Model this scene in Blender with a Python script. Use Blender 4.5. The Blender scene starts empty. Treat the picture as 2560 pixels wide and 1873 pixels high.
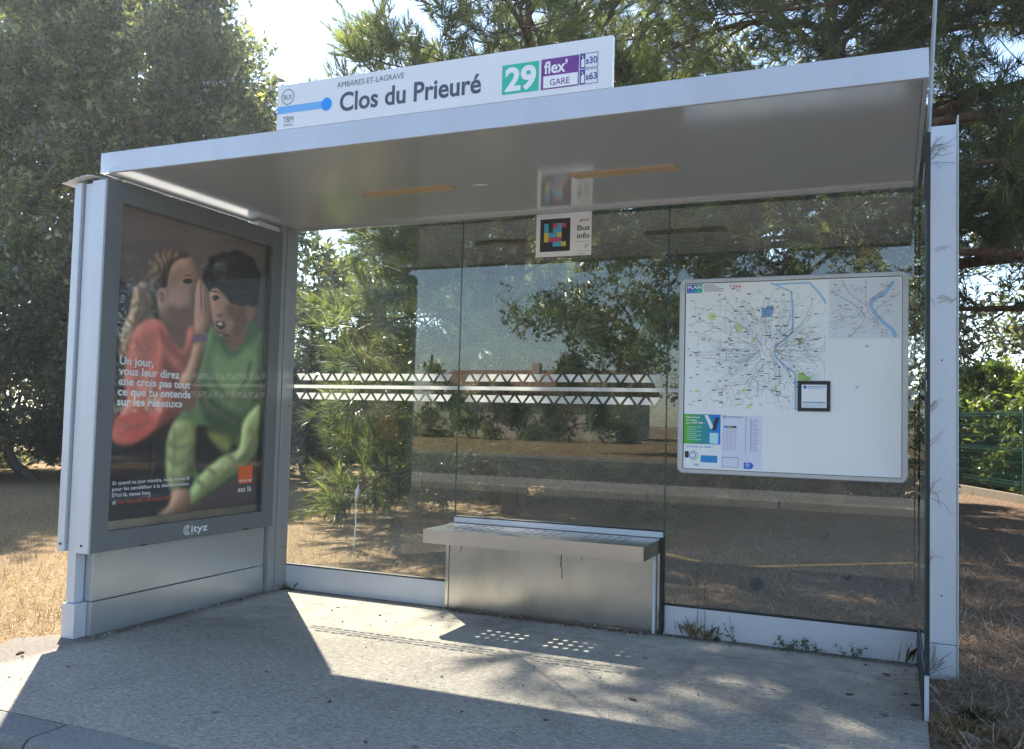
import bpy, bmesh, math, random
import numpy as np
from mathutils import Vector, Matrix

# ------------------------------------------------------------------ scene, camera, light
sc = bpy.context.scene
COL = sc.collection
R = math.radians

cam_data = bpy.data.cameras.new('camera')
cam_data.sensor_width = 36.0
cam_data.lens = 31.205
cam_data.clip_start = 0.05
cam_data.clip_end = 2000.0
cam = bpy.data.objects.new('camera', cam_data)
COL.objects.link(cam)
_fw = Vector((-0.39422891, 0.91762677, 0.05044484))
_rt = Vector((0.91900545, 0.39342006, 0.02548799))
_up = Vector((-0.00354245, -0.05640719, 0.99840156))
cam.matrix_world = Matrix(((_rt.x, _up.x, -_fw.x, 3.5301), (_rt.y, _up.y, -_fw.y, -4.6724),
                           (_rt.z, _up.z, -_fw.z, 1.1014), (0, 0, 0, 1)))
sc.camera = cam

SUN = Vector((-0.586, 0.62, 1.0)).normalized()          # towards the sun, behind the shelter on the left
SUN_ELEV = math.asin(SUN.z)
SUN_ROT = math.atan2(SUN.x, SUN.y)
world = bpy.data.worlds.new('World')
sc.world = world
world.use_nodes = True
_nt = world.node_tree
_sky = _nt.nodes.new('ShaderNodeTexSky')
_sky.sky_type = 'NISHITA'
_sky.sun_disc = False
_sky.sun_elevation = SUN_ELEV
_sky.sun_rotation = SUN_ROT
_sky.air_density = 1.0
_sky.dust_density = 0.3
_sky.ozone_density = 1.2
_nt.links.new(_sky.outputs[0], _nt.nodes['Background'].inputs[0])
_nt.nodes['Background'].inputs[1].default_value = 0.08

sun_data = bpy.data.lights.new('sun', 'SUN')
sun_data.energy = 3.7
sun_data.angle = R(0.53)
sun_data.color = (1.0, 0.90, 0.76)
sun = bpy.data.objects.new('sun', sun_data)
COL.objects.link(sun)
sun.rotation_euler = SUN.to_track_quat('Z', 'Y').to_euler()

sc.view_settings.view_transform = 'Standard'
sc.view_settings.look = 'None'
sc.view_settings.gamma = 1.0
sc.view_settings.use_curve_mapping = False
sc.view_settings.exposure = 2.3
sc.cycles.use_denoising = True
sc.cycles.max_bounces = 10
sc.cycles.diffuse_bounces = 4
sc.cycles.glossy_bounces = 4
sc.cycles.transmission_bounces = 4
sc.cycles.transparent_max_bounces = 24
sc.cycles.caustics_reflective = True
sc.cycles.blur_glossy = 2.0
sc.cycles.caustics_refractive = False
sc.cycles.sample_clamp_indirect = 6.0

rng = np.random.default_rng(7)
random.seed(7)

# ------------------------------------------------------------------ materials
def srgb(r, g, b):
    f = lambda c: (c / 255 / 12.92) if c / 255 <= 0.04045 else ((c / 255 + 0.055) / 1.055) ** 2.4
    return (f(r), f(g), f(b), 1.0)

class NT:
    """Small helper over a node tree."""
    def __init__(self, mat):
        self.t = mat.node_tree
        self.out = self.t.nodes.get('Material Output')
        self.b = self.t.nodes.get('Principled BSDF')
    def n(self, kind, **kw):
        x = self.t.nodes.new(kind)
        for k, v in kw.items():
            if k.startswith('i_'):
                x.inputs[k[2:].replace('_', ' ')].default_value = v
            else:
                setattr(x, k, v)
        return x
    def l(self, a, b):
        self.t.links.new(a, b)
    def noise(self, scale, detail=4, rough=0.6, vec=None, dist=0.0):
        x = self.n('ShaderNodeTexNoise')
        x.inputs['Scale'].default_value = scale
        x.inputs['Detail'].default_value = detail
        x.inputs['Roughness'].default_value = rough
        x.inputs['Distortion'].default_value = dist
        if vec is not None:
            self.l(vec, x.inputs['Vector'])
        return x.outputs['Fac']
    def coord(self, scale=(1, 1, 1), which='Object'):
        c = self.n('ShaderNodeTexCoord')
        m = self.n('ShaderNodeMapping')
        m.inputs['Scale'].default_value = scale
        self.l(c.outputs[which], m.inputs['Vector'])
        return m.outputs[0]
    def ramp(self, fac, stops):
        x = self.n('ShaderNodeValToRGB')
        e = x.color_ramp.elements
        while len(e) < len(stops):
            e.new(0.5)
        for el, (p, c) in zip(e, stops):
            el.position = p
            el.color = c if len(c) == 4 else (*c, 1)
        self.l(fac, x.inputs[0])
        return x.outputs[0]
    def mix(self, fac, a, b, mode='MIX'):
        x = self.n('ShaderNodeMix', data_type='RGBA', blend_type=mode)
        for s, v in ((x.inputs[0], fac), (x.inputs[6], a), (x.inputs[7], b)):
            if hasattr(v, 'is_linked') or hasattr(v, 'links'):
                self.l(v, s)
            else:
                s.default_value = v if not isinstance(v, tuple) or len(v) == 4 else (*v, 1)
        return x.outputs[2]
    def math(self, op, a, b=0.0, clamp=False):
        x = self.n('ShaderNodeMath', operation=op, use_clamp=clamp)
        for s, v in ((x.inputs[0], a), (x.inputs[1], b)):
            if hasattr(v, 'links'):
                self.l(v, s)
            else:
                s.default_value = v
        return x.outputs[0]
    def bump(self, h, strength=0.3, dist=0.01):
        x = self.n('ShaderNodeBump')
        x.inputs['Strength'].default_value = strength
        x.inputs['Distance'].default_value = dist
        self.l(h, x.inputs['Height'])
        return x.outputs[0]

def mat(name, col=(0.5, 0.5, 0.5), rough=0.5, metal=0.0, spec=0.5):
    m = bpy.data.materials.new(name)
    m.use_nodes = True
    b = m.node_tree.nodes['Principled BSDF']
    b.inputs['Base Color'].default_value = col if len(col) == 4 else (*col, 1)
    b.inputs['Roughness'].default_value = rough
    b.inputs['Metallic'].default_value = metal
    b.inputs['Specular IOR Level'].default_value = spec
    return m

def weathered(name, col, rough, metal=0.0, amount=0.12, scale=3.0, streak=False):
    """Paint or metal with faint grime and uneven gloss."""
    m = mat(name, col, rough, metal)
    t = NT(m)
    v = t.coord((1, 1, 0.15) if streak else (1, 1, 1))
    n1 = t.noise(scale, 6, 0.65, v)
    n2 = t.noise(scale * 14, 3, 0.6)
    dark = tuple(c * (1 - amount * 2.2) for c in col[:3])
    f = t.math('MULTIPLY', n1, n2)
    f = t.math('MULTIPLY', t.math('SUBTRACT', f, 0.16), 3.0, True)
    t.l(t.mix(f, (*col[:3], 1), (*dark, 1)), t.b.inputs['Base Color'])
    t.l(t.math('ADD', t.math('MULTIPLY', n1, 0.22), rough - 0.1), t.b.inputs['Roughness'])
    t.l(t.bump(n2, 0.04, 0.002), t.b.inputs['Normal'])
    return m

def brushed(name, col, rough, metal, dirs, grime=(0.2, 0.17, 0.13), amount=0.5):
    m = mat(name, col, rough, metal)
    t = NT(m)
    br = t.noise(1.0, 5, 0.7, t.coord(dirs))
    n1 = t.noise(2.2, 6, 0.7, t.coord((1, 1, 0.5)))
    f = t.math('MULTIPLY', t.math('SUBTRACT', n1, 0.45), 2.0 * amount, True)
    c = t.mix(f, (*col[:3], 1), (*grime, 1))
    c = t.mix(t.math('MULTIPLY', br, 0.14), c, (col[0] * .6, col[1] * .6, col[2] * .6, 1))
    t.l(c, t.b.inputs['Base Color'])
    t.l(t.math('ADD', t.math('MULTIPLY', br, 0.10), rough - 0.05), t.b.inputs['Roughness'])
    t.l(t.bump(br, 0.012, 0.001), t.b.inputs['Normal'])
    return m

MT = {}
MT['silver'] = weathered('silver_paint', (0.57, 0.60, 0.65), 0.36, 0.2, 0.09, 3, True)
MT['fascia'] = weathered('fascia_paint', (0.55, 0.58, 0.64), 0.33, 0.2, 0.08, 3, True)
MT['satin'] = weathered('satin_panel', (0.50, 0.53, 0.56), 0.30, 0.7, 0.08)
MT['soffit'] = mat('soffit_metal', (0.70, 0.71, 0.73), 0.12, 0.5)
MT['frame'] = weathered('dark_grey_frame', (0.155, 0.168, 0.175), 0.38, 0.2, 0.08)
MT['post_grey'] = weathered('mid_grey_post', (0.36, 0.37, 0.38), 0.36, 0.5, 0.08)
MT['steel_h'] = brushed('stainless_steel', (0.60, 0.59, 0.57), 0.20, 1.0, (2, 60, 200), amount=0.25)
MT['steel_p'] = brushed('grimy_stainless_panel', (0.56, 0.555, 0.54), 0.24, 1.0, (2, 60, 160), (0.16, 0.14, 0.12), 0.9)
MT['gasket'] = mat('black_gasket', (0.012, 0.014, 0.018), 0.5)
MT['white'] = weathered('white_enamel', (0.80, 0.81, 0.83), 0.35, 0.0, 0.03)
MT['paper'] = mat('white_paper', (0.87, 0.87, 0.88), 0.5)
MT['board'] = mat('white_board_face', (0.88, 0.88, 0.89), 0.10)
MT['alu'] = weathered('grey_aluminium', (0.52, 0.54, 0.56), 0.38, 0.6, 0.06)
MT['amber'] = weathered('aged_amber_diffuser', (0.58, 0.40, 0.22), 0.5, 0.0, 0.12, 6)
MT['edge'] = mat('green_glass_edge', (0.02, 0.07, 0.06), 0.15)
MT['decal'] = mat('white_decal', (0.80, 0.82, 0.80), 0.55)
_t = NT(MT['decal'])
_tl = _t.n('ShaderNodeBsdfTranslucent'); _tl.inputs[0].default_value = (0.85, 0.86, 0.84, 1)
_mx = _t.n('ShaderNodeMixShader'); _mx.inputs[0].default_value = 0.5
_t.l(_t.b.outputs[0], _mx.inputs[1]); _t.l(_tl.outputs[0], _mx.inputs[2]); _t.l(_mx.outputs[0], _t.out.inputs[0])

def ink(name, r, g, b, rough=0.55):
    if name not in MT:
        MT[name] = mat(name, srgb(r, g, b), rough)
    return MT[name]

def glass_material(name='window_glass', gain=2.3, tint=(0.935, 0.955, 0.945, 1), dust=0.075):
    m = bpy.data.materials.new(name)
    m.use_nodes = True
    t = NT(m)
    t.t.nodes.remove(t.b)
    fres = t.n('ShaderNodeFresnel')
    fres.inputs[0].default_value = 1.52
    geo = t.n('ShaderNodeNewGeometry')
    f = t.math('MULTIPLY', fres.outputs[0], gain, True)          # both faces of the pane reflect
    f = t.math('MULTIPLY', f, t.math('SUBTRACT', 1.0, geo.outputs['Backfacing']), True)
    tr = t.n('ShaderNodeBsdfTransparent')
    tr.inputs[0].default_value = tint
    gl = t.n('ShaderNodeBsdfGlossy')
    gl.inputs['Color'].default_value = (0.97, 1.0, 0.99, 1)
    gl.inputs['Roughness'].default_value = 0.0
    s1 = t.n('ShaderNodeMixShader')
    t.l(f, s1.inputs[0]); t.l(tr.outputs[0], s1.inputs[1]); t.l(gl.outputs[0], s1.inputs[2])
    df = t.n('ShaderNodeBsdfDiffuse')                           # a little dust and wiping marks
    df.inputs[0].default_value = (0.75, 0.75, 0.72, 1)
    dirt = t.math('MULTIPLY', t.math('SUBTRACT', t.noise(3.0, 7, 0.72, None, 0.8), 0.36), dust, True)
    s2 = t.n('ShaderNodeMixShader')
    t.l(dirt, s2.inputs[0]); t.l(s1.outputs[0], s2.inputs[1]); t.l(df.outputs[0], s2.inputs[2])
    t.l(s2.outputs[0], t.out.inputs[0])
    return m
MT['glass'] = glass_material()
MT['case_glass'] = glass_material('advert_case_glass', 1.5, (0.97, 0.975, 0.97, 1), 0.05)

def foliage_material(name, stops, translucent=0.4, rough=0.45, spec=0.35, trans_gain=1.6):
    m = bpy.data.materials.new(name)
    m.use_nodes = True
    t = NT(m)
    at = t.n('ShaderNodeAttribute', attribute_name='tint')
    c = t.ramp(at.outputs['Fac'], stops)
    t.l(c, t.b.inputs['Base Color'])
    t.b.inputs['Roughness'].default_value = rough
    t.b.inputs['Specular IOR Level'].default_value = spec
    tl = t.n('ShaderNodeBsdfTranslucent')
    t.l(t.mix(1.0, c, (trans_gain, trans_gain * 1.05, trans_gain * 0.55, 1), 'MULTIPLY'), tl.inputs[0])
    mx = t.n('ShaderNodeMixShader')
    mx.inputs[0].default_value = translucent
    t.l(t.b.outputs[0], mx.inputs[1]); t.l(tl.outputs[0], mx.inputs[2])
    t.l(mx.outputs[0], t.out.inputs[0])
    return m

MT['oak'] = foliage_material('evergreen_leaf', [(0, (0.068, 0.084, 0.062)), (0.5, (0.115, 0.135, 0.085)), (1, (0.31, 0.315, 0.17))], 0.40, 0.2, 0.8)
MT['scrub'] = foliage_material('scrub_leaf', [(0, (0.035, 0.045, 0.024)), (0.6, (0.075, 0.080, 0.040)), (1, (0.15, 0.125, 0.07))], 0.3)
MT['hedge'] = foliage_material('hedge_leaf', [(0, (0.045, 0.07, 0.024)), (0.5, (0.075, 0.112, 0.034)), (1, (0.19, 0.22, 0.06))], 0.45, 0.35, 0.5, 1.8)
MT['needle'] = foliage_material('pine_needle', [(0, (0.085, 0.062, 0.034)), (0.12, (0.046, 0.056, 0.034)), (0.5, (0.078, 0.096, 0.052)), (0.75, (0.145, 0.170, 0.072)), (1, (0.26, 0.30, 0.11))], 0.40, 0.4, 0.4, 1.8)
MT['straw'] = foliage_material('dry_straw', [(0, (0.15, 0.10, 0.06)), (0.5, (0.31, 0.215, 0.115)), (0.92, (0.47, 0.35, 0.20)), (1, (0.12, 0.16, 0.06))], 0.2, 0.6, 0.2, 1.1)
MT['litter'] = foliage_material('fallen_needles', [(0, (0.09, 0.058, 0.04)), (0.55, (0.22, 0.15, 0.095)), (0.8, (0.42, 0.32, 0.21)), (1, (0.58, 0.48, 0.34))], 0.12, 0.6, 0.2, 1.0)
MT['weed'] = foliage_material('weed_leaf', [(0, (0.05, 0.09, 0.03)), (1, (0.12, 0.18, 0.06))], 0.3)

def bark(name, a, b, scale=9):
    m = mat(name, a, 0.9, 0, 0.2)
    t = NT(m)
    n = t.noise(scale, 8, 0.7, t.coord((1, 1, 0.35)))
    t.l(t.ramp(n, [(0.3, a), (0.7, b)]), t.b.inputs['Base Color'])
    t.l(t.bump(n, 0.8, 0.03), t.b.inputs['Normal'])
    return m
MT['bark_pine'] = bark('reddish_pine_bark', (0.075, 0.042, 0.030), (0.22, 0.125, 0.085))
MT['bark_grey'] = bark('grey_bark', (0.05, 0.042, 0.035), (0.15, 0.125, 0.10))
MT['twig'] = bark('dry_twig', (0.09, 0.065, 0.05), (0.22, 0.17, 0.13), 20)

# ------------------------------------------------------------------ object helpers
def tag(o, label=None, cat=None, group=None, kind=None):
    if label: o['label'] = label
    if cat: o['category'] = cat
    if group: o['group'] = group
    if kind: o['kind'] = kind
    return o

def thing(name, label, cat, loc=(0, 0, 0), rotz=0.0, group=None):
    o = bpy.data.objects.new(name, None)
    o.empty_display_size = 0.1
    COL.objects.link(o)
    o.location = loc
    o.rotation_euler = (0, 0, rotz)
    bpy.context.view_layer.update() if False else None
    return tag(o, label, cat, group)

def link(name, me, parent=None, world_space=True):
    o = bpy.data.objects.new(name, me)
    COL.objects.link(o)
    if parent is not None:
        o.parent = parent
        if world_space:                       # mesh is written in world coordinates
            m = Matrix.Identity(4)
            chain = []
            p = parent
            while p is not None:
                chain.append(p); p = p.parent
            for p in reversed(chain):
                m = m @ (Matrix.Translation(p.location) @ p.rotation_euler.to_matrix().to_4x4())
            inv = m.inverted()
            o.location = inv.to_translation()
            o.rotation_euler = inv.to_euler()
    return o

class MB:
    """Collects simple shapes into one mesh."""
    def __init__(s):
        s.v, s.f = [], []
    def add(s, vs, fs):
        k = len(s.v)
        s.v += [tuple(p) for p in vs]
        s.f += [tuple(i + k for i in f) for f in fs]
        return s
    def box(s, x0, x1, y0, y1, z0, z1):
        vs = [(x, y, z) for z in (z0, z1) for y in (y0, y1) for x in (x0, x1)]
        return s.add(vs, [(0, 2, 3, 1), (4, 5, 7, 6), (0, 1, 5, 4), (2, 6, 7, 3), (0, 4, 6, 2), (1, 3, 7, 5)])
    def quad(s, a, b, c, d):
        return s.add([a, b, c, d], [(0, 1, 2, 3)])
    def prism(s, pts, to3, depth):
        """pts: 2-D outline, to3(u, v, w) -> 3-D, extruded from w=0 to w=depth."""
        n = len(pts)
        vs = [to3(u, v, 0) for u, v in pts] + [to3(u, v, depth) for u, v in pts]
        fs = [tuple(range(n))[::-1], tuple(range(n, 2 * n))]
        fs += [(i, (i + 1) % n, n + (i + 1) % n, n + i) for i in range(n)]
        return s.add(vs, fs)
    def flat(s, pts, to3):
        return s.add([to3(u, v) for u, v in pts], [tuple(range(len(pts)))])
    def ribbon(s, pts, w, to3):
        P = [np.array(p, float) for p in pts]
        vs, fs = [], []
        for i, p in enumerate(P):
            d = np.zeros(2)
            if i: 
                q = p - P[i - 1]; d += q / (np.linalg.norm(q) + 1e-9)
            if i < len(P) - 1:
                q = P[i + 1] - p; d += q / (np.linalg.norm(q) + 1e-9)
            d /= np.linalg.norm(d) + 1e-9
            nrm = np.array([-d[1], d[0]]) * w / 2
            vs += [to3(*(p + nrm)), to3(*(p - nrm))]
        fs = [(2 * i, 2 * i + 1, 2 * i + 3, 2 * i + 2) for i in range(len(P) - 1)]
        return s.add(vs, fs)
    def tube(s, pts, rads, seg=6, cap=True):
        P = [Vector(p) for p in pts]
        n = len(P)
        if not hasattr(rads, '__len__'):
            rads = [rads] * n
        vs = []
        ref = None
        for i in range(n):
            d = (P[min(i + 1, n - 1)] - P[max(i - 1, 0)])
            d = d.normalized() if d.length > 1e-9 else Vector((0, 0, 1))
            if ref is None:
                ref = d.orthogonal().normalized()
            ref = (ref - d * ref.dot(d))
            ref = ref.normalized() if ref.length > 1e-6 else d.orthogonal().normalized()
            bn = d.cross(ref)
            for k in range(seg):
                a = 2 * math.pi * k / seg
                vs.append(P[i] + (ref * math.cos(a) + bn * math.sin(a)) * rads[i])
        fs = []
        for i in range(n - 1):
            for k in range(seg):
                a, b = i * seg + k, i * seg + (k + 1) % seg
                fs.append((a, b, b + seg, a + seg))
        if cap:
            fs.append(tuple(range(seg))[::-1])
            fs.append(tuple(range((n - 1) * seg, n * seg)))
        return s.add(vs, fs)
    def mesh(s, name, m):
        me = bpy.data.meshes.new(name)
        me.from_pydata(s.v, [], s.f)
        me.update()
        if m is not None:
            me.materials.append(m)
        return me
    def build(s, name, m, parent=None, smooth=False, bevel=0.0, world_space=True):
        me = s.mesh(name, m)
        if bevel > 0:
            bm = bmesh.new(); bm.from_mesh(me)
            bmesh.ops.recalc_face_normals(bm, faces=bm.faces)
            ed = [e for e in bm.edges if len(e.link_faces) == 2 and e.calc_face_angle(0) > 0.5]
            bmesh.ops.bevel(bm, geom=ed, offset=bevel, segments=2, affect='EDGES', profile=0.6)
            bm.to_mesh(me); bm.free()
        if smooth:
            me.polygons.foreach_set('use_smooth', [True] * len(me.polygons))
        return link(name, me, parent, world_space)

def mesh_np(name, V, F, m, tint=None, smooth=False):
    """Large mesh from arrays: V (n,3), F (m,k)."""
    me = bpy.data.meshes.new(name)
    V = np.ascontiguousarray(V, np.float32)
    F = np.ascontiguousarray(F, np.int32)
    me.vertices.add(len(V)); me.vertices.foreach_set('co', V.ravel())
    k = F.shape[1]
    me.loops.add(F.size); me.loops.foreach_set('vertex_index', F.ravel())
    me.polygons.add(len(F))
    me.polygons.foreach_set('loop_start', np.arange(0, F.size, k, dtype=np.int32))
    try:
        me.polygons.foreach_set('loop_total', np.full(len(F), k, np.int32))
    except Exception:
        pass
    if smooth:
        me.polygons.foreach_set('use_smooth', np.ones(len(F), bool))
    me.update(calc_edges=True)
    if tint is not None:
        a = me.attributes.new('tint', 'FLOAT', 'POINT')
        a.data.foreach_set('value', np.ascontiguousarray(tint, np.float32))
    me.materials.append(m)
    return me

def text_mesh(body, bold=0.0, space=1.0):
    c = bpy.data.curves.new('lettering', 'FONT')
    c.body = body
    c.size = 1.0
    c.offset = bold
    c.space_character = space
    c.resolution_u = 4
    o = bpy.data.objects.new('lettering', c)
    COL.objects.link(o)
    dg = bpy.context.evaluated_depsgraph_get()
    me = bpy.data.meshes.new_from_object(o.evaluated_get(dg))
    bpy.data.objects.remove(o); bpy.data.curves.remove(c)
    return me

def letter(body, m, to3, x0, x1, base, cap, parent, bold=0.0, name='lettering', space=1.0):
    """Flat print: text from x0 to x1 on the plane to3(u, v), capital height cap."""
    me = text_mesh(body, bold, space)
    n = len(me.vertices)
    co = np.empty(n * 3, np.float32); me.vertices.foreach_get('co', co); co = co.reshape(-1, 3)
    a, b = co[:, 0].min(), co[:, 0].max()
    sx = (x1 - x0) / (b - a); sy = cap / 0.729
    out = np.array([to3(x0 + (p[0] - a) * sx, base + p[1] * sy) for p in co], np.float32)
    me.vertices.foreach_set('co', out.ravel()); me.update()
    me.materials.clear(); me.materials.append(m)
    me.name = name
    return link(name, me, parent)

def circle(cx, cy, rx, ry=None, n=24):
    ry = rx if ry is None else ry
    return [(cx + rx * math.cos(2 * math.pi * i / n), cy + ry * math.sin(2 * math.pi * i / n)) for i in range(n)]

def ring(mb, cx, cy, r0, r1, to3, n=28, a0=0.0, a1=2 * math.pi):
    pts = [(math.cos(a0 + (a1 - a0) * i / n), math.sin(a0 + (a1 - a0) * i / n)) for i in range(n + 1)]
    for (c0, s0), (c1, s1) in zip(pts[:-1], pts[1:]):
        mb.add([to3(cx + r0 * c0, cy + r0 * s0), to3(cx + r1 * c0, cy + r1 * s0), to3(cx + r1 * c1, cy + r1 * s1), to3(cx + r0 * c1, cy + r0 * s1)], [(0, 1, 2, 3)])

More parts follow.
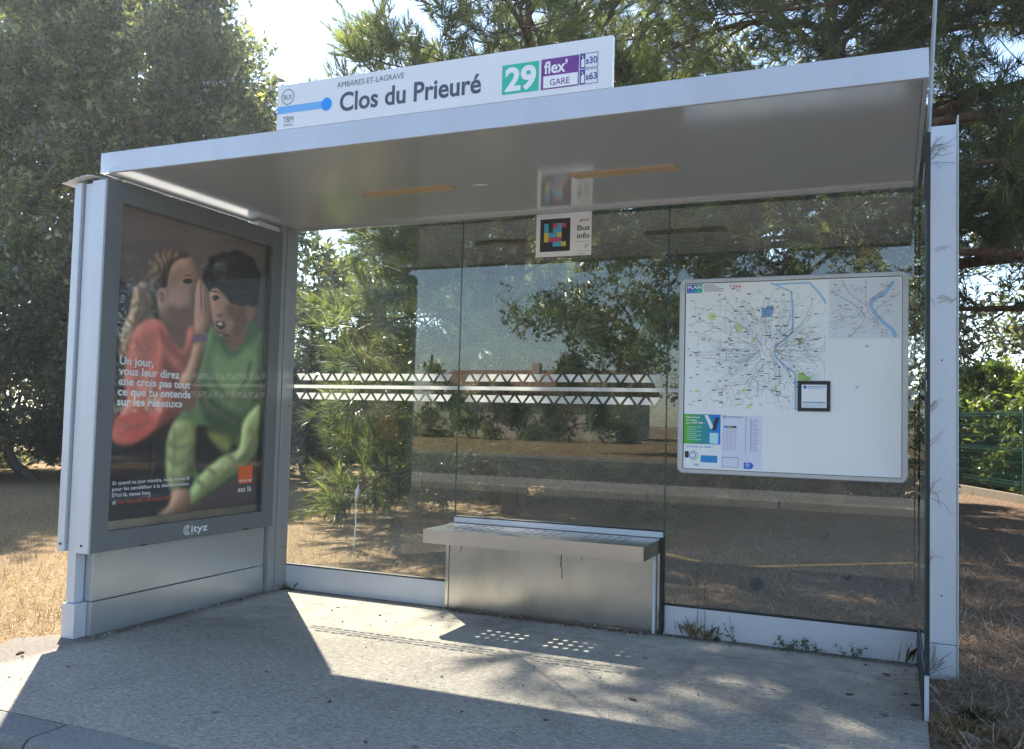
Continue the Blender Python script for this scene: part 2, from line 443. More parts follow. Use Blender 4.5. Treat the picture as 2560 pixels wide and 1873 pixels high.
def rect(x0, x1, y0, y1):
    return [(x0, y0), (x1, y0), (x1, y1), (x0, y1)]
POSTER = [
((46,40,44),4,0,[(-0.025,0.234),(0.033,0.237),(0.096,0.268),(0.126,0.334),(0.098,0.445),(0.1,0.608),(0.122,0.73),(0.017,0.742)]),
((40,41,48),6,0,[(-0.029,0.728),(0.133,0.71),(0.377,0.718),(0.747,0.743),(1.014,0.713),(1.058,1.018),(-0.006,1.009)]),
((78,66,68),8,0,[(0.694,0.85),(1.022,0.803),(1.038,1.001),(0.499,1.012),(0.508,0.939)]),
((66,58,62),8,0,[(0.06,0.836),(0.165,0.805),(0.316,0.781),(0.361,0.839),(0.193,0.847),(0.028,0.874)]),
((150,116,88),3,1,[(0.182,0.23),(0.13,0.243),(0.106,0.271),(0.091,0.33),(0.06,0.387),(0.046,0.442),(0.055,0.475),(0.1,0.466),(0.122,0.403),(0.15,0.36),(0.182,0.322),(0.202,0.272)]),
((112,84,66),3,0,[(0.174,0.246),(0.144,0.263),(0.142,0.305),(0.128,0.361),(0.107,0.404),(0.141,0.367),(0.182,0.319),(0.195,0.272)]),
((112,78,66),4,0,[(0.258,0.323),(0.359,0.336),(0.485,0.326),(0.475,0.379),(0.423,0.434),(0.34,0.431),(0.269,0.379)]),
((205,98,84),4,1,[(0.22,0.341),(0.28,0.349),(0.344,0.402),(0.411,0.433),(0.437,0.352),(0.471,0.338),(0.491,0.37),(0.479,0.43),(0.434,0.492),(0.473,0.527),(0.508,0.6),(0.442,0.667),(0.308,0.689),(0.247,0.734),(0.123,0.743),(0.036,0.722),(0.051,0.663),(0.1,0.608),(0.082,0.541),(0.093,0.459),(0.116,0.396),(0.159,0.362)]),
((128,62,60),7,0,[(0.289,0.463),(0.372,0.494),(0.46,0.542),(0.501,0.607),(0.428,0.66),(0.321,0.682),(0.284,0.717),(0.246,0.724),(0.304,0.647),(0.353,0.589),(0.321,0.532)]),
((150,70,64),8,0,[(0.261,0.365),(0.324,0.403),(0.395,0.442),(0.438,0.447),(0.427,0.485),(0.355,0.452),(0.285,0.413)]),
((218,88,76),6,0,[(0.051,0.663),(0.115,0.648),(0.214,0.647),(0.261,0.668),(0.232,0.71),(0.123,0.737),(0.039,0.721)]),
((38,33,37),6,0,[(0.269,0.696),(0.373,0.66),(0.469,0.645),(0.368,0.682),(0.341,0.767),(0.354,0.839),(0.193,0.84),(0.051,0.869),(0.021,0.782),(0.136,0.747)]),
((168,124,104),3,1,[(0.289,0.177),(0.355,0.129),(0.439,0.121),(0.473,0.152),(0.499,0.182),(0.495,0.214),(0.473,0.224),(0.474,0.252),(0.463,0.276),(0.48,0.304),(0.471,0.338),(0.415,0.35),(0.339,0.345),(0.278,0.332),(0.249,0.295),(0.25,0.238)]),
((118,84,72),8,0,[(0.314,0.289),(0.383,0.29),(0.452,0.277),(0.477,0.304),(0.472,0.342),(0.416,0.353),(0.34,0.348),(0.285,0.331)]),
((96,76,62),3,1,[(0.185,0.224),(0.175,0.19),(0.196,0.153),(0.258,0.12),(0.35,0.105),(0.427,0.118),(0.369,0.132),(0.323,0.157),(0.304,0.193),(0.294,0.234),(0.265,0.244),(0.241,0.262),(0.247,0.317),(0.266,0.34),(0.229,0.336),(0.198,0.3),(0.185,0.259)]),
((132,106,84),5,0,[(0.215,0.172),(0.261,0.134),(0.34,0.116),(0.389,0.12),(0.315,0.138),(0.265,0.173),(0.235,0.212)]),
((178,128,108),3,0,[(0.241,0.25),(0.27,0.241),(0.295,0.255),(0.3,0.28),(0.286,0.299),(0.264,0.294),(0.244,0.274)]),
((128,86,74),3,0,[(0.256,0.256),(0.274,0.252),(0.286,0.267),(0.277,0.284),(0.263,0.276)]),
((60,46,44),2,0,[(0.392,0.203),(0.419,0.193),(0.451,0.197),(0.439,0.208),(0.407,0.212)]),
((92,66,54),2,0,[(0.385,0.189),(0.422,0.179),(0.458,0.182),(0.423,0.183)]),
((182,128,108),10,0,[(0.338,0.244),(0.405,0.23),(0.436,0.256),(0.382,0.283),(0.334,0.277)]),
((92,122,76),4,1,[(0.589,0.333),(0.653,0.366),(0.737,0.398),(0.811,0.348),(0.841,0.299),(0.946,0.33),(0.99,0.393),(0.986,0.467),(0.942,0.591),(0.966,0.672),(0.917,0.801),(0.821,0.854),(0.637,0.909),(0.508,0.947),(0.464,0.922),(0.515,0.851),(0.372,0.889),(0.335,0.767),(0.367,0.675),(0.465,0.601),(0.5,0.511),(0.533,0.42)]),
((58,84,58),9,0,[(0.53,0.525),(0.673,0.604),(0.82,0.641),(0.884,0.608),(0.927,0.51),(0.951,0.591),(0.891,0.697),(0.747,0.735),(0.619,0.689),(0.523,0.607)]),
((116,146,92),9,0,[(0.612,0.43),(0.722,0.44),(0.849,0.401),(0.92,0.429),(0.892,0.512),(0.764,0.563),(0.635,0.521)]),
((70,98,66),4,0,[(0.653,0.366),(0.738,0.409),(0.804,0.364),(0.858,0.304),(0.947,0.338),(0.863,0.368),(0.754,0.438),(0.657,0.412)]),
((36,40,40),5,0,[(0.508,0.689),(0.619,0.689),(0.747,0.735),(0.813,0.76),(0.688,0.788),(0.558,0.845),(0.51,0.792)]),
((128,138,70),7,0,[(0.589,0.696),(0.697,0.712),(0.763,0.743),(0.718,0.774),(0.623,0.734)]),
((150,160,96),5,1,[(0.371,0.675),(0.442,0.663),(0.499,0.667),(0.519,0.733),(0.512,0.822),(0.493,0.851),(0.372,0.889),(0.335,0.767)]),
((154,166,104),5,1,[(0.96,0.599),(0.996,0.672),(0.916,0.793),(0.757,0.86),(0.508,0.945),(0.471,0.923),(0.558,0.845),(0.689,0.792),(0.813,0.76),(0.838,0.665)]),
((104,118,74),6,0,[(0.817,0.799),(0.896,0.753),(0.974,0.664),(0.949,0.778),(0.757,0.86),(0.578,0.913),(0.694,0.858)]),
((164,118,96),3,1,[(0.561,0.225),(0.608,0.201),(0.705,0.242),(0.837,0.258),(0.834,0.306),(0.779,0.358),(0.732,0.378),(0.684,0.374),(0.634,0.36),(0.603,0.328),(0.579,0.288)]),
((112,76,62),9,0,[(0.69,0.255),(0.853,0.248),(0.834,0.306),(0.779,0.358),(0.737,0.388),(0.714,0.354),(0.743,0.313),(0.703,0.293)]),
((122,84,68),4,0,[(0.684,0.364),(0.779,0.35),(0.828,0.306),(0.826,0.367),(0.742,0.414)]),
((140,94,78),3,0,[(0.822,0.243),(0.87,0.243),(0.892,0.261),(0.874,0.291),(0.837,0.298)]),
((32,29,33),3,0,[(0.533,0.201),(0.515,0.173),(0.525,0.142),(0.548,0.124),(0.557,0.104),(0.606,0.09),(0.631,0.076),(0.69,0.069),(0.724,0.056),(0.787,0.056),(0.837,0.064),(0.881,0.075),(0.895,0.098),(0.924,0.115),(0.923,0.16),(0.914,0.202),(0.907,0.235),(0.87,0.243),(0.836,0.242),(0.787,0.251),(0.753,0.246),(0.708,0.244),(0.679,0.221),(0.639,0.207),(0.6,0.203),(0.561,0.221)]),
((54,52,56),7,0,[(0.571,0.129),(0.645,0.092),(0.739,0.08),(0.79,0.094),(0.694,0.114),(0.603,0.148)]),
((48,34,32),2,0,[(0.578,0.239),(0.607,0.229),(0.635,0.235),(0.612,0.247),(0.587,0.247)]),
((170,150,140),2,0,[(0.581,0.24),(0.589,0.236),(0.595,0.242),(0.587,0.245)]),
((60,42,36),2,0,[(0.567,0.221),(0.601,0.214),(0.634,0.22),(0.6,0.219)]),
((190,138,112),4,0,[(0.621,0.261),(0.639,0.275),(0.646,0.29),(0.625,0.296),(0.615,0.285)]),
((112,74,62),3,0,[(0.623,0.295),(0.654,0.291),(0.659,0.298),(0.632,0.302)]),
((70,40,40),2,0,[(0.611,0.323),(0.648,0.316),(0.68,0.326),(0.669,0.341),(0.635,0.343)]),
((196,180,166),2,0,[(0.621,0.326),(0.649,0.32),(0.665,0.327),(0.64,0.331)]),
((124,124,86),6,0,[(0.352,0.732),(0.421,0.747),(0.504,0.726),(0.505,0.735),(0.425,0.759),(0.35,0.743)]),
((124,124,86),6,0,[(0.344,0.774),(0.411,0.797),(0.497,0.777),(0.498,0.788),(0.415,0.81),(0.345,0.786)]),
((124,124,86),6,0,[(0.363,0.832),(0.43,0.852),(0.499,0.832),(0.497,0.845),(0.431,0.866),(0.367,0.846)]),
((128,128,90),6,0,[(0.368,0.689),(0.38,0.746),(0.379,0.818),(0.394,0.819),(0.396,0.747),(0.383,0.689)]),
((124,124,86),6,0,[(0.907,0.689),(0.946,0.737),(0.898,0.777),(0.881,0.773),(0.918,0.737),(0.891,0.693)]),
((124,124,86),6,0,[(0.751,0.782),(0.801,0.806),(0.779,0.837),(0.76,0.833),(0.775,0.807),(0.735,0.788)]),
((124,124,86),6,0,[(0.615,0.825),(0.67,0.849),(0.666,0.883),(0.647,0.885),(0.648,0.853),(0.601,0.832)]),
((124,124,86),6,0,[(0.537,0.86),(0.59,0.88),(0.581,0.913),(0.563,0.916),(0.567,0.886),(0.525,0.868)]),
((86,92,72),6,0,[(0.603,0.507),(0.701,0.565),(0.832,0.585),(0.836,0.596),(0.692,0.578),(0.589,0.517)]),
((86,92,72),6,0,[(0.887,0.447),(0.859,0.513),(0.797,0.563),(0.783,0.557),(0.838,0.509),(0.863,0.449)]),
((86,92,72),6,0,[(0.549,0.569),(0.644,0.628),(0.772,0.657),(0.767,0.668),(0.633,0.64),(0.535,0.58)]),
((168,90,80),6,0,[(0.145,0.415),(0.199,0.467),(0.197,0.523),(0.183,0.521),(0.182,0.472),(0.131,0.424)]),
((160,84,76),6,0,[(0.23,0.536),(0.248,0.591),(0.22,0.64),(0.206,0.636),(0.23,0.59),(0.215,0.539)]),
((168,90,80),6,0,[(0.069,0.669),(0.142,0.682),(0.228,0.661),(0.229,0.671),(0.143,0.695),(0.068,0.678)]),
((96,60,54),2,0,[(0.633,0.357),(0.683,0.357),(0.715,0.362),(0.684,0.369),(0.647,0.367)]),
((140,98,82),2,0,[(0.462,0.235),(0.477,0.241),(0.472,0.251),(0.461,0.248)]),
((120,74,66),2,0,[(0.46,0.276),(0.477,0.273),(0.476,0.28),(0.464,0.282)]),
((168,120,96),4,1,[(0.392,0.53),(0.434,0.492),(0.465,0.431),(0.477,0.405),(0.552,0.4),(0.532,0.472),(0.496,0.541),(0.469,0.571),(0.423,0.572)]),
((116,80,66),6,0,[(0.406,0.573),(0.462,0.571),(0.501,0.526),(0.533,0.555),(0.495,0.622),(0.439,0.631)]),
((182,132,110),3,1,[(0.473,0.223),(0.485,0.188),(0.502,0.182),(0.515,0.203),(0.532,0.2),(0.549,0.215),(0.562,0.236),(0.576,0.296),(0.577,0.334),(0.55,0.374),(0.483,0.378),(0.472,0.312)]),
((130,88,74),1,0,[(0.5,0.205),(0.506,0.204),(0.518,0.271),(0.514,0.301)]),
((130,88,74),1,0,[(0.531,0.217),(0.535,0.216),(0.545,0.276),(0.541,0.299)]),
((112,82,112),2,0,[(0.469,0.383),(0.51,0.372),(0.562,0.374),(0.561,0.392),(0.513,0.393),(0.471,0.403)]),
((176,126,100),4,1,[(0.381,0.89),(0.433,0.885),(0.49,0.898),(0.501,0.961),(0.468,0.975),(0.359,0.974),(0.295,0.964),(0.362,0.939)]),
]
MAPLINES = {
'river':[(0.0121,[(2.961,1.826),(3.06,1.778),(3.066,1.712),(3.068,1.644),(3.067,1.576),(3.043,1.549),(2.99,1.508),(2.979,1.474),(2.991,1.446),(3.024,1.412),(3.083,1.365),(3.084,1.304),(3.085,1.185)]),(0.01344,[(2.987,1.818),(3.06,1.821),(3.147,1.82),(3.189,1.773),(3.215,1.735),(3.225,1.713)]),(0.00672,[(2.993,1.59),(3.023,1.563),(3.043,1.549)]),(0.02419,[(3.53,1.811),(3.494,1.756),(3.439,1.728),(3.43,1.696),(3.458,1.649),(3.488,1.615),(3.531,1.575),(3.544,1.542)])],
'red':[(0.00202,[(2.82,1.726),(2.821,1.712),(2.862,1.669),(2.869,1.648),(2.933,1.619)]),(0.00202,[(2.975,1.715),(2.966,1.636),(2.936,1.633),(2.936,1.509),(2.951,1.488)]),(0.00202,[(3.071,1.606),(3.049,1.576),(3.053,1.665)]),(0.00235,[(3.036,1.569),(2.964,1.491),(2.938,1.487),(2.931,1.471),(2.935,1.454),(2.968,1.453),(2.995,1.412),(3.008,1.399),(3.009,1.317),(2.96,1.282)]),(0.00235,[(2.945,1.419),(2.902,1.378),(2.899,1.35),(2.869,1.35),(2.832,1.308),(2.754,1.303),(2.73,1.273),(2.695,1.304)]),(0.00235,[(2.951,1.489),(2.966,1.481),(2.967,1.453)]),(0.00235,[(3.297,1.827),(3.334,1.758),(3.403,1.703),(3.415,1.696),(3.421,1.663),(3.458,1.629),(3.464,1.592),(3.485,1.576),(3.48,1.546)]),(0.00202,[(3.408,1.822),(3.409,1.703)]),(0.00202,[(3.506,1.815),(3.488,1.773),(3.433,1.735),(3.415,1.696)]),(0.00202,[(3.403,1.65),(3.4,1.623),(3.366,1.584),(3.342,1.548)]),(0.00134,[(3.39,1.69),(3.392,1.663),(3.433,1.669)])],
'dark':[(0.00202,[(2.539,1.62),(2.568,1.626),(2.603,1.647),(2.857,1.516),(2.898,1.481)]),(0.00202,[(2.697,1.666),(2.787,1.629),(2.87,1.579),(2.924,1.495)]),(0.00202,[(2.577,1.712),(2.62,1.696),(2.599,1.675),(2.603,1.647)]),(0.00202,[(2.617,1.444),(2.666,1.443),(2.763,1.43),(2.817,1.419),(2.878,1.447),(2.905,1.454)]),(0.00202,[(2.991,1.453),(3.085,1.541),(3.121,1.541),(3.121,1.5),(3.14,1.48),(3.141,1.463)]),(0.00202,[(2.709,1.553),(2.71,1.497),(2.741,1.493),(2.742,1.433)]),(0.00134,[(3.098,1.596),(3.104,1.609),(3.111,1.542)]),(0.00134,[(2.82,1.754),(2.82,1.726)]),(0.00202,[(3.243,1.775),(3.316,1.732),(3.372,1.691),(3.403,1.65),(3.47,1.609)]),(0.00168,[(3.566,1.761),(3.452,1.675)]),(0.00168,[(3.238,1.617),(3.347,1.651)])],
'blue':[(0.00269,[(2.857,1.52),(2.891,1.509),(2.908,1.481),(2.911,1.447),(2.935,1.426),(2.978,1.425),(2.995,1.409)]),(0.00202,[(2.872,1.343),(2.899,1.323),(2.9,1.261)]),(0.00202,[(2.751,1.538),(2.767,1.587),(2.794,1.632)]),(0.00168,[(2.686,1.49),(2.83,1.478),(2.844,1.468),(2.904,1.468)]),(0.00168,[(2.83,1.482),(2.904,1.481)]),(0.00168,[(2.931,1.509),(2.963,1.563),(3.003,1.57),(3.03,1.549)]),(0.00202,[(3.158,1.744),(3.158,1.703),(3.11,1.616)]),(0.00202,[(3.006,1.317),(3.032,1.313),(3.032,1.29)]),(0.00202,[(3.303,1.739),(3.366,1.697),(3.378,1.644),(3.397,1.637)]),(0.00168,[(3.39,1.697),(3.385,1.65)])],
}
MAPPOLYS = {
'lake':[[(2.914,1.706),(2.932,1.699),(2.968,1.714),(2.974,1.701),(2.962,1.653),(2.917,1.654)]],
'park':[[(2.643,1.671),(2.659,1.681),(2.683,1.679),(2.69,1.663),(2.68,1.645),(2.664,1.638),(2.649,1.649)],[(2.781,1.615),(2.798,1.622),(2.821,1.604),(2.819,1.579),(2.788,1.58)],[(2.867,1.547),(2.883,1.551),(2.884,1.53),(2.87,1.523)],[(3.088,1.545),(3.114,1.544),(3.113,1.507),(3.098,1.508)],[(2.987,1.494),(3.004,1.487),(2.997,1.47),(2.987,1.474)],[(2.753,1.402),(2.766,1.402),(2.767,1.385),(2.753,1.385)],[(2.584,1.285),(2.599,1.278),(2.595,1.264),(2.584,1.268)],[(2.822,1.288),(2.839,1.284),(2.838,1.264),(2.825,1.267)],[(2.989,1.306),(2.996,1.282),(2.973,1.275)],[(2.847,1.202),(2.874,1.209),(2.867,1.188),(2.844,1.186)],[(2.786,1.207),(2.813,1.209),(2.812,1.202),(2.786,1.202)]],
'parkbig':[[(3.093,1.361),(3.119,1.375),(3.136,1.353),(3.161,1.351),(3.147,1.331),(3.093,1.329)]],
}

# ------------------------------------------------------------------ the setting: ground, pavement, kerb, road
def ground_material():
    m = mat('dry_lawn_soil', (0.25, 0.18, 0.1), 0.95, 0, 0.1)
    t = NT(m)
    v = t.coord()
    big = t.noise(0.35, 5, 0.6, v, 0.6)
    mid = t.noise(3.0, 6, 0.7, v)
    fine = t.noise(60, 5, 0.75, t.coord((1, 0.6, 1)))
    straw = t.ramp(fine, [(0.3, (0.13, 0.09, 0.052)), (0.5, (0.26, 0.185, 0.10)), (0.72, (0.42, 0.31, 0.18))])
    litter = t.ramp(fine, [(0.3, (0.075, 0.05, 0.036)), (0.52, (0.17, 0.115, 0.078)), (0.75, (0.34, 0.25, 0.17))])
    # brown needle litter lies under the pines (right of the shelter), straw elsewhere
    sx = t.n('ShaderNodeSeparateXYZ'); t.l(v, sx.inputs[0])
    w = t.math('ADD', t.math('MULTIPLY', sx.outputs[0], 0.42), t.math('MULTIPLY', t.math('SUBTRACT', mid, 0.5), 1.6))
    w = t.math('ADD', w, t.math('MULTIPLY', t.math('SUBTRACT', big, 0.5), 2.2))
    w = t.math('SUBTRACT', w, 0.02, True)
    far = t.math('GREATER_THAN', sx.outputs[1], -5.0)
    w = t.math('MULTIPLY', w, far)
    c = t.mix(w, straw, litter)
    green = t.math('MULTIPLY', t.math('SUBTRACT', t.noise(1.7, 6, 0.75, v), 0.6), 5.0, True)
    c = t.mix(t.math('MULTIPLY', green, 0.35), c, (0.10, 0.13, 0.05, 1))
    t.l(c, t.b.inputs['Base Color'])
    t.l(t.bump(t.math('ADD', fine, mid), 0.8, 0.03), t.b.inputs['Normal'])
    return m
MT['lawn'] = ground_material()

def pavement_material():
    m = mat('worn_concrete_pavement', (0.3, 0.3, 0.3), 0.92, 0, 0.2)
    t = NT(m)
    v = t.coord()
    sx = t.n('ShaderNodeSeparateXYZ'); t.l(v, sx.inputs[0])
    n1 = t.noise(1.6, 6, 0.65, v, 0.4)
    n2 = t.noise(9, 6, 0.7, v)
    grain = t.noise(62, 6, 0.78, t.coord((0.6, 1.25, 1)), 0.5)
    vor = t.n('ShaderNodeTexVoronoi'); vor.inputs['Scale'].default_value = 85; t.l(v, vor.inputs['Vector'])
    peb = t.math('LESS_THAN', vor.outputs['Distance'], 0.22)
    sel = t.n('ShaderNodeSeparateColor'); t.l(vor.outputs['Color'], sel.inputs[0])
    white = t.math('MULTIPLY', peb, t.math('GREATER_THAN', sel.outputs[0], 0.80))
    black = t.math('MULTIPLY', peb, t.math('LESS_THAN', sel.outputs[0], 0.18))
    coarse = t.ramp(grain, [(0.30, (0.115, 0.104, 0.088)), (0.5, (0.265, 0.245, 0.21)), (0.72, (0.42, 0.395, 0.345))])
    smooth = t.ramp(t.math('ADD', t.math('MULTIPLY', n2, 0.7), t.math('MULTIPLY', grain, 0.3)), [(0.3, (0.24, 0.222, 0.19)), (0.5, (0.36, 0.338, 0.29)), (0.72, (0.47, 0.445, 0.39))])
    # a smooth cement apron lies along the glass, coarse washed concrete towards the kerb
    w = t.math('ADD', sx.outputs[1], t.math('MULTIPLY', t.math('SUBTRACT', n1, 0.5), 0.9))
    w = t.math('MULTIPLY', t.math('ADD', w, t.math('MULTIPLY', sx.outputs[0], -0.10)), 2.6)
    w = t.math('ADD', w, 2.75, True)
    c = t.mix(w, coarse, smooth)
    keep = t.math('SUBTRACT', 1.0, t.math('MULTIPLY', w, 0.8))
    c = t.mix(t.math('MULTIPLY', white, t.math('MULTIPLY', keep, 0.8)), c, (0.60, 0.59, 0.56, 1))
    c = t.mix(t.math('MULTIPLY', black, t.math('MULTIPLY', keep, 0.7)), c, (0.05, 0.05, 0.05, 1))
    c = t.mix(t.math('MULTIPLY', t.math('SUBTRACT', t.noise(2.6, 7, 0.72, v, 0.6), 0.44), 2.2, True), c, t.mix(1.0, c, (1.28, 1.26, 1.22, 1), 'MULTIPLY'))
    stain = t.math('MULTIPLY', t.math('SUBTRACT', t.noise(0.9, 7, 0.7, v, 1.0), 0.53), 4.0, True)
    c = t.mix(t.math('MULTIPLY', stain, 0.6), c, (0.09, 0.085, 0.08, 1))
    gum = t.n('ShaderNodeTexVoronoi'); gum.inputs['Scale'].default_value = 2.3; gum.inputs['Randomness'].default_value = 1.0
    gv = t.n('ShaderNodeVectorMath', operation='ADD'); t.l(v, gv.inputs[0]); gz = t.n('ShaderNodeTexNoise'); gz.inputs['Scale'].default_value = 40
    gs2 = t.n('ShaderNodeVectorMath', operation='SCALE'); t.l(gz.outputs['Color'], gs2.inputs[0]); gs2.inputs['Scale'].default_value = 0.03
    t.l(gs2.outputs[0], gv.inputs[1]); t.l(gv.outputs[0], gum.inputs['Vector'])
    c = t.mix(t.math('MULTIPLY', t.math('LESS_THAN', gum.outputs['Distance'], 0.045), 0.6), c, (0.06, 0.058, 0.055, 1))
    # dirt gathered along the foot of the glass and of the advert case
    dy = t.math('MULTIPLY', t.math('ADD', sx.outputs[1], t.math('ADD', 0.02, t.math('MULTIPLY', n2, 0.16))), 14.0, True)
    dx = t.math('MULTIPLY', t.math('SUBTRACT', t.math('ADD', 0.01, t.math('MULTIPLY', n2, 0.14)), sx.outputs[0]), 12.0, True)
    c = t.mix(t.math('MULTIPLY', t.math('MAXIMUM', dy, dx), 0.6), c, (0.085, 0.072, 0.055, 1))
    # the joint between the cement apron along the glass and the washed concrete
    jn = t.math('ADD', sx.outputs[1], t.math('MULTIPLY', t.math('SUBTRACT', n2, 0.5), 0.035))
    crack = t.math('LESS_THAN', t.math('ABSOLUTE', t.math('ADD', jn, 0.315)), 0.0035)
    c = t.mix(t.math('MULTIPLY', crack, 0.55), c, (0.06, 0.055, 0.05, 1))
    t.l(c, t.b.inputs['Base Color'])
    h = t.math('ADD', t.math('MULTIPLY', grain, keep), t.math('MULTIPLY', n2, 0.4))
    h = t.math('SUBTRACT', h, crack)
    t.l(t.bump(h, 0.55, 0.006), t.b.inputs['Normal'])
    return m
MT['pavement'] = pavement_material()

def asphalt(name, a, b):
    m = mat(name, a, 0.9, 0, 0.25)
    t = NT(m)
    v = t.coord()
    g = t.noise(90, 5, 0.8, v); n = t.noise(0.8, 6, 0.7, v)
    c = t.ramp(t.math('ADD', t.math('MULTIPLY', g, 0.7), t.math('MULTIPLY', n, 0.3)), [(0.35, a), (0.68, b)])
    t.l(c, t.b.inputs['Base Color']); t.l(t.bump(g, 0.5, 0.006), t.b.inputs['Normal'])
    return m
MT['asphalt'] = asphalt('grey_asphalt', (0.035, 0.035, 0.036), (0.115, 0.113, 0.11))
MT['kerb'] = asphalt('kerb_concrete', (0.14, 0.14, 0.135), (0.36, 0.355, 0.34))
MT['yellow_line'] = asphalt('worn_yellow_road_paint', (0.20, 0.16, 0.09), (0.52, 0.38, 0.13))

def grid_sheet(name, x0, x1, y0, y1, z, m, nx=2, ny=2, relief=0.0):
    xs = np.linspace(x0, x1, nx); ys = np.linspace(y0, y1, ny)
    X, Y = np.meshgrid(xs, ys)
    Z = np.full_like(X, z)
    if relief:
        Z += relief * (np.sin(X * 2.1 + 1.3 * np.sin(Y * 1.7)) + np.sin(Y * 2.6 + np.sin(X * 1.3))) * 0.5
    V = np.stack([X.ravel(), Y.ravel(), Z.ravel()], 1)
    i = np.arange((nx - 1) * (ny - 1)); a = (i // (nx - 1)) * nx + i % (nx - 1)
    F = np.stack([a, a + 1, a + nx + 1, a + nx], 1)
    return link(name, mesh_np(name, V, F, m))

tag(grid_sheet('ground', -250, 250, -250, 250, -0.30, MT['lawn']), 'dry ground reaching to the horizon', kind='structure')
MBl = MB().box(-250, 250, -2.37, 250, -0.28, -0.012)
tag(MBl.build('lawn', MT['lawn']), 'sunburnt lawn strewn with pine needles behind the shelter', kind='structure')
tag(MB().box(-250, 250, -9.0, -2.56, -0.28, -0.12).build('road', MT['asphalt']), 'grey asphalt road in front of the shelter', kind='structure')
# pavement slab with ragged left edge
pts = [(-0.10, 0.12)]
for i in range(16):
    yy = 0.0 - i * 0.15
    pts.append((-0.17 - 0.05 * math.sin(i * 1.9) - (0.10 if yy < -1.6 else 0) - random.random() * 0.03, yy))
pts += [(-1.6, -2.2), (-6.0, -2.25), (-6.0, -2.372), (3.646, -2.372), (3.662, 0.12)]
pv = MB().prism(pts, lambda u, v, w: (u, v, -0.20 + w), 0.20).build('pavement', MT['pavement'])
tag(pv, 'worn grey concrete pavement under the shelter', kind='structure')

# kerb: stones with open joints
kerb = thing('kerb', None, None, (0, -2.47, 0))
tag(kerb, 'row of rounded concrete kerb stones along the road', kind='structure')
def kerb_profile(y_back, y_front, top, bottom):
    s = 1 if y_back > y_front else -1
    pr = [(y_back, bottom), (y_back, top)]
    for k in range(6):
        a = k / 5 * math.pi / 2
        pr.append((y_front + s * 0.035 * (1 - math.sin(a)), top - 0.035 * (1 - math.cos(a))))
    pr.append((y_front, bottom))
    return pr
kp = kerb_profile(-2.384, -2.555, 0.004, -0.25)
kme = MB().prism(kp, lambda u, v, w: (w, u, v), 0.988).mesh('kerb_stone', asphalt('grey_kerb_stone', (0.10, 0.10, 0.10), (0.27, 0.265, 0.25)))
for i in range(-10, 6):
    o = link('kerb_stone', kme, kerb, False)
    o.location = (0.905 + i * 1.0, 2.47, -0.002 * (i % 2))
fk = thing('far_kerb', None, None, (0, -9.1, 0))
tag(fk, 'pale kerb on the far side of the road', kind='structure')
kme2 = MB().prism(kerb_profile(-9.15, -9.0, 0.01, -0.25), lambda u, v, w: (w, u, v), 1.985).mesh('kerb_stone', MT['kerb'])
for i in range(-12, 10):
    o = link('kerb_stone', kme2, fk, False)
    o.location = (i * 2.0, 9.1, 0)
tag(MB().box(-250, 250, -11.0, -9.152, -0.28, 0.0).build('far_pavement', MT['kerb']), 'pale pavement across the road', kind='structure')
tag(MB().box(-250, 250, -19.8, -11.003, -0.28, -0.03).build('far_parking', MT['asphalt']), 'dark asphalt strip across the road', kind='structure')
tag(MB().box(-250, 250, -20.05, -19.803, -0.28, 0.07).build('far_edging', MT['kerb']), 'pale concrete edging across the road', kind='structure')
tag(MB().box(-250, 250, -250, -20.053, -0.28, 0.02).build('far_lawn', MT['lawn']), 'dry grass verge across the road', kind='structure')
# bus stop zigzag
zz = MB()
yl = [(-9.0 + i * 1.6, -3.1 if i % 2 else -4.4) for i in range(12)]
zz.ribbon(yl, 0.11, lambda u, v: (u, v, -0.116))
zz.ribbon([(-9.5, -2.95), (9, -2.95)], 0.10, lambda u, v: (u, v, -0.1155))
tag(zz.build('road_markings', MT['yellow_line']), 'worn yellow bus stop zigzag on the asphalt', kind='structure')

# ------------------------------------------------------------------ the bus shelter
shelter = thing('bus_shelter', 'silver bus shelter with glass back wall, flat roof and advert case at its left end', 'bus shelter', (1.8, -0.7, 0))
W = 3.643
YF, YR = -1.4814, -0.036
def part(name, mb, m, parent=shelter, label=None, **kw):
    o = mb.build(name, MT[m] if isinstance(m, str) else m, parent, **kw)
    if label: o['label'] = label
    return o

# roof
roof = part('roof', MB().box(-0.085, 3.62, YF + 0.02, YR - 0.004, 2.292, 2.352), 'silver')
part('fascia', MB().box(-0.0986, W - 0.006, YF, YF + 0.018, 2.2706, 2.3723), 'fascia', roof, 'pale blue grey front edge of the roof', bevel=0.002)
part('end_fascia', MB().box(-0.0986, -0.0866, YF + 0.0185, YR, 2.2706, 2.3723), 'fascia', roof)
part('end_fascia', MB().box(3.6215, W - 0.006, YF + 0.0185, YR, 2.2706, 2.3723), 'fascia', roof)
part('soffit', MB().box(-0.0845, 3.6195, YF + 0.021, YR - 0.024, 2.281, 2.2905), 'soffit', roof, 'glossy grey metal underside')
part('rear_lip', MB().box(-0.0845, 3.6195, YR - 0.0225, YR - 0.004, 2.266, 2.2905), 'alu', roof)
part('rear_lip', MB().box(-0.0845, 3.6195, YR - 0.0035, YR + 0.012, 2.274, 2.352), 'silver', roof)
for xa, xb in ((0.948, 1.46), (2.11, 2.61)):
    part('light_strip', MB().box(xa, xb, -0.722, -0.64, 2.2745, 2.2808), 'amber', roof, 'long narrow amber light diffuser')
part('cable_gland', MB().prism(circle(1.60, -0.66, 0.045, 0.018), lambda u, v, w: (u, v, 2.2765 + w), 0.004), 'soffit', roof)
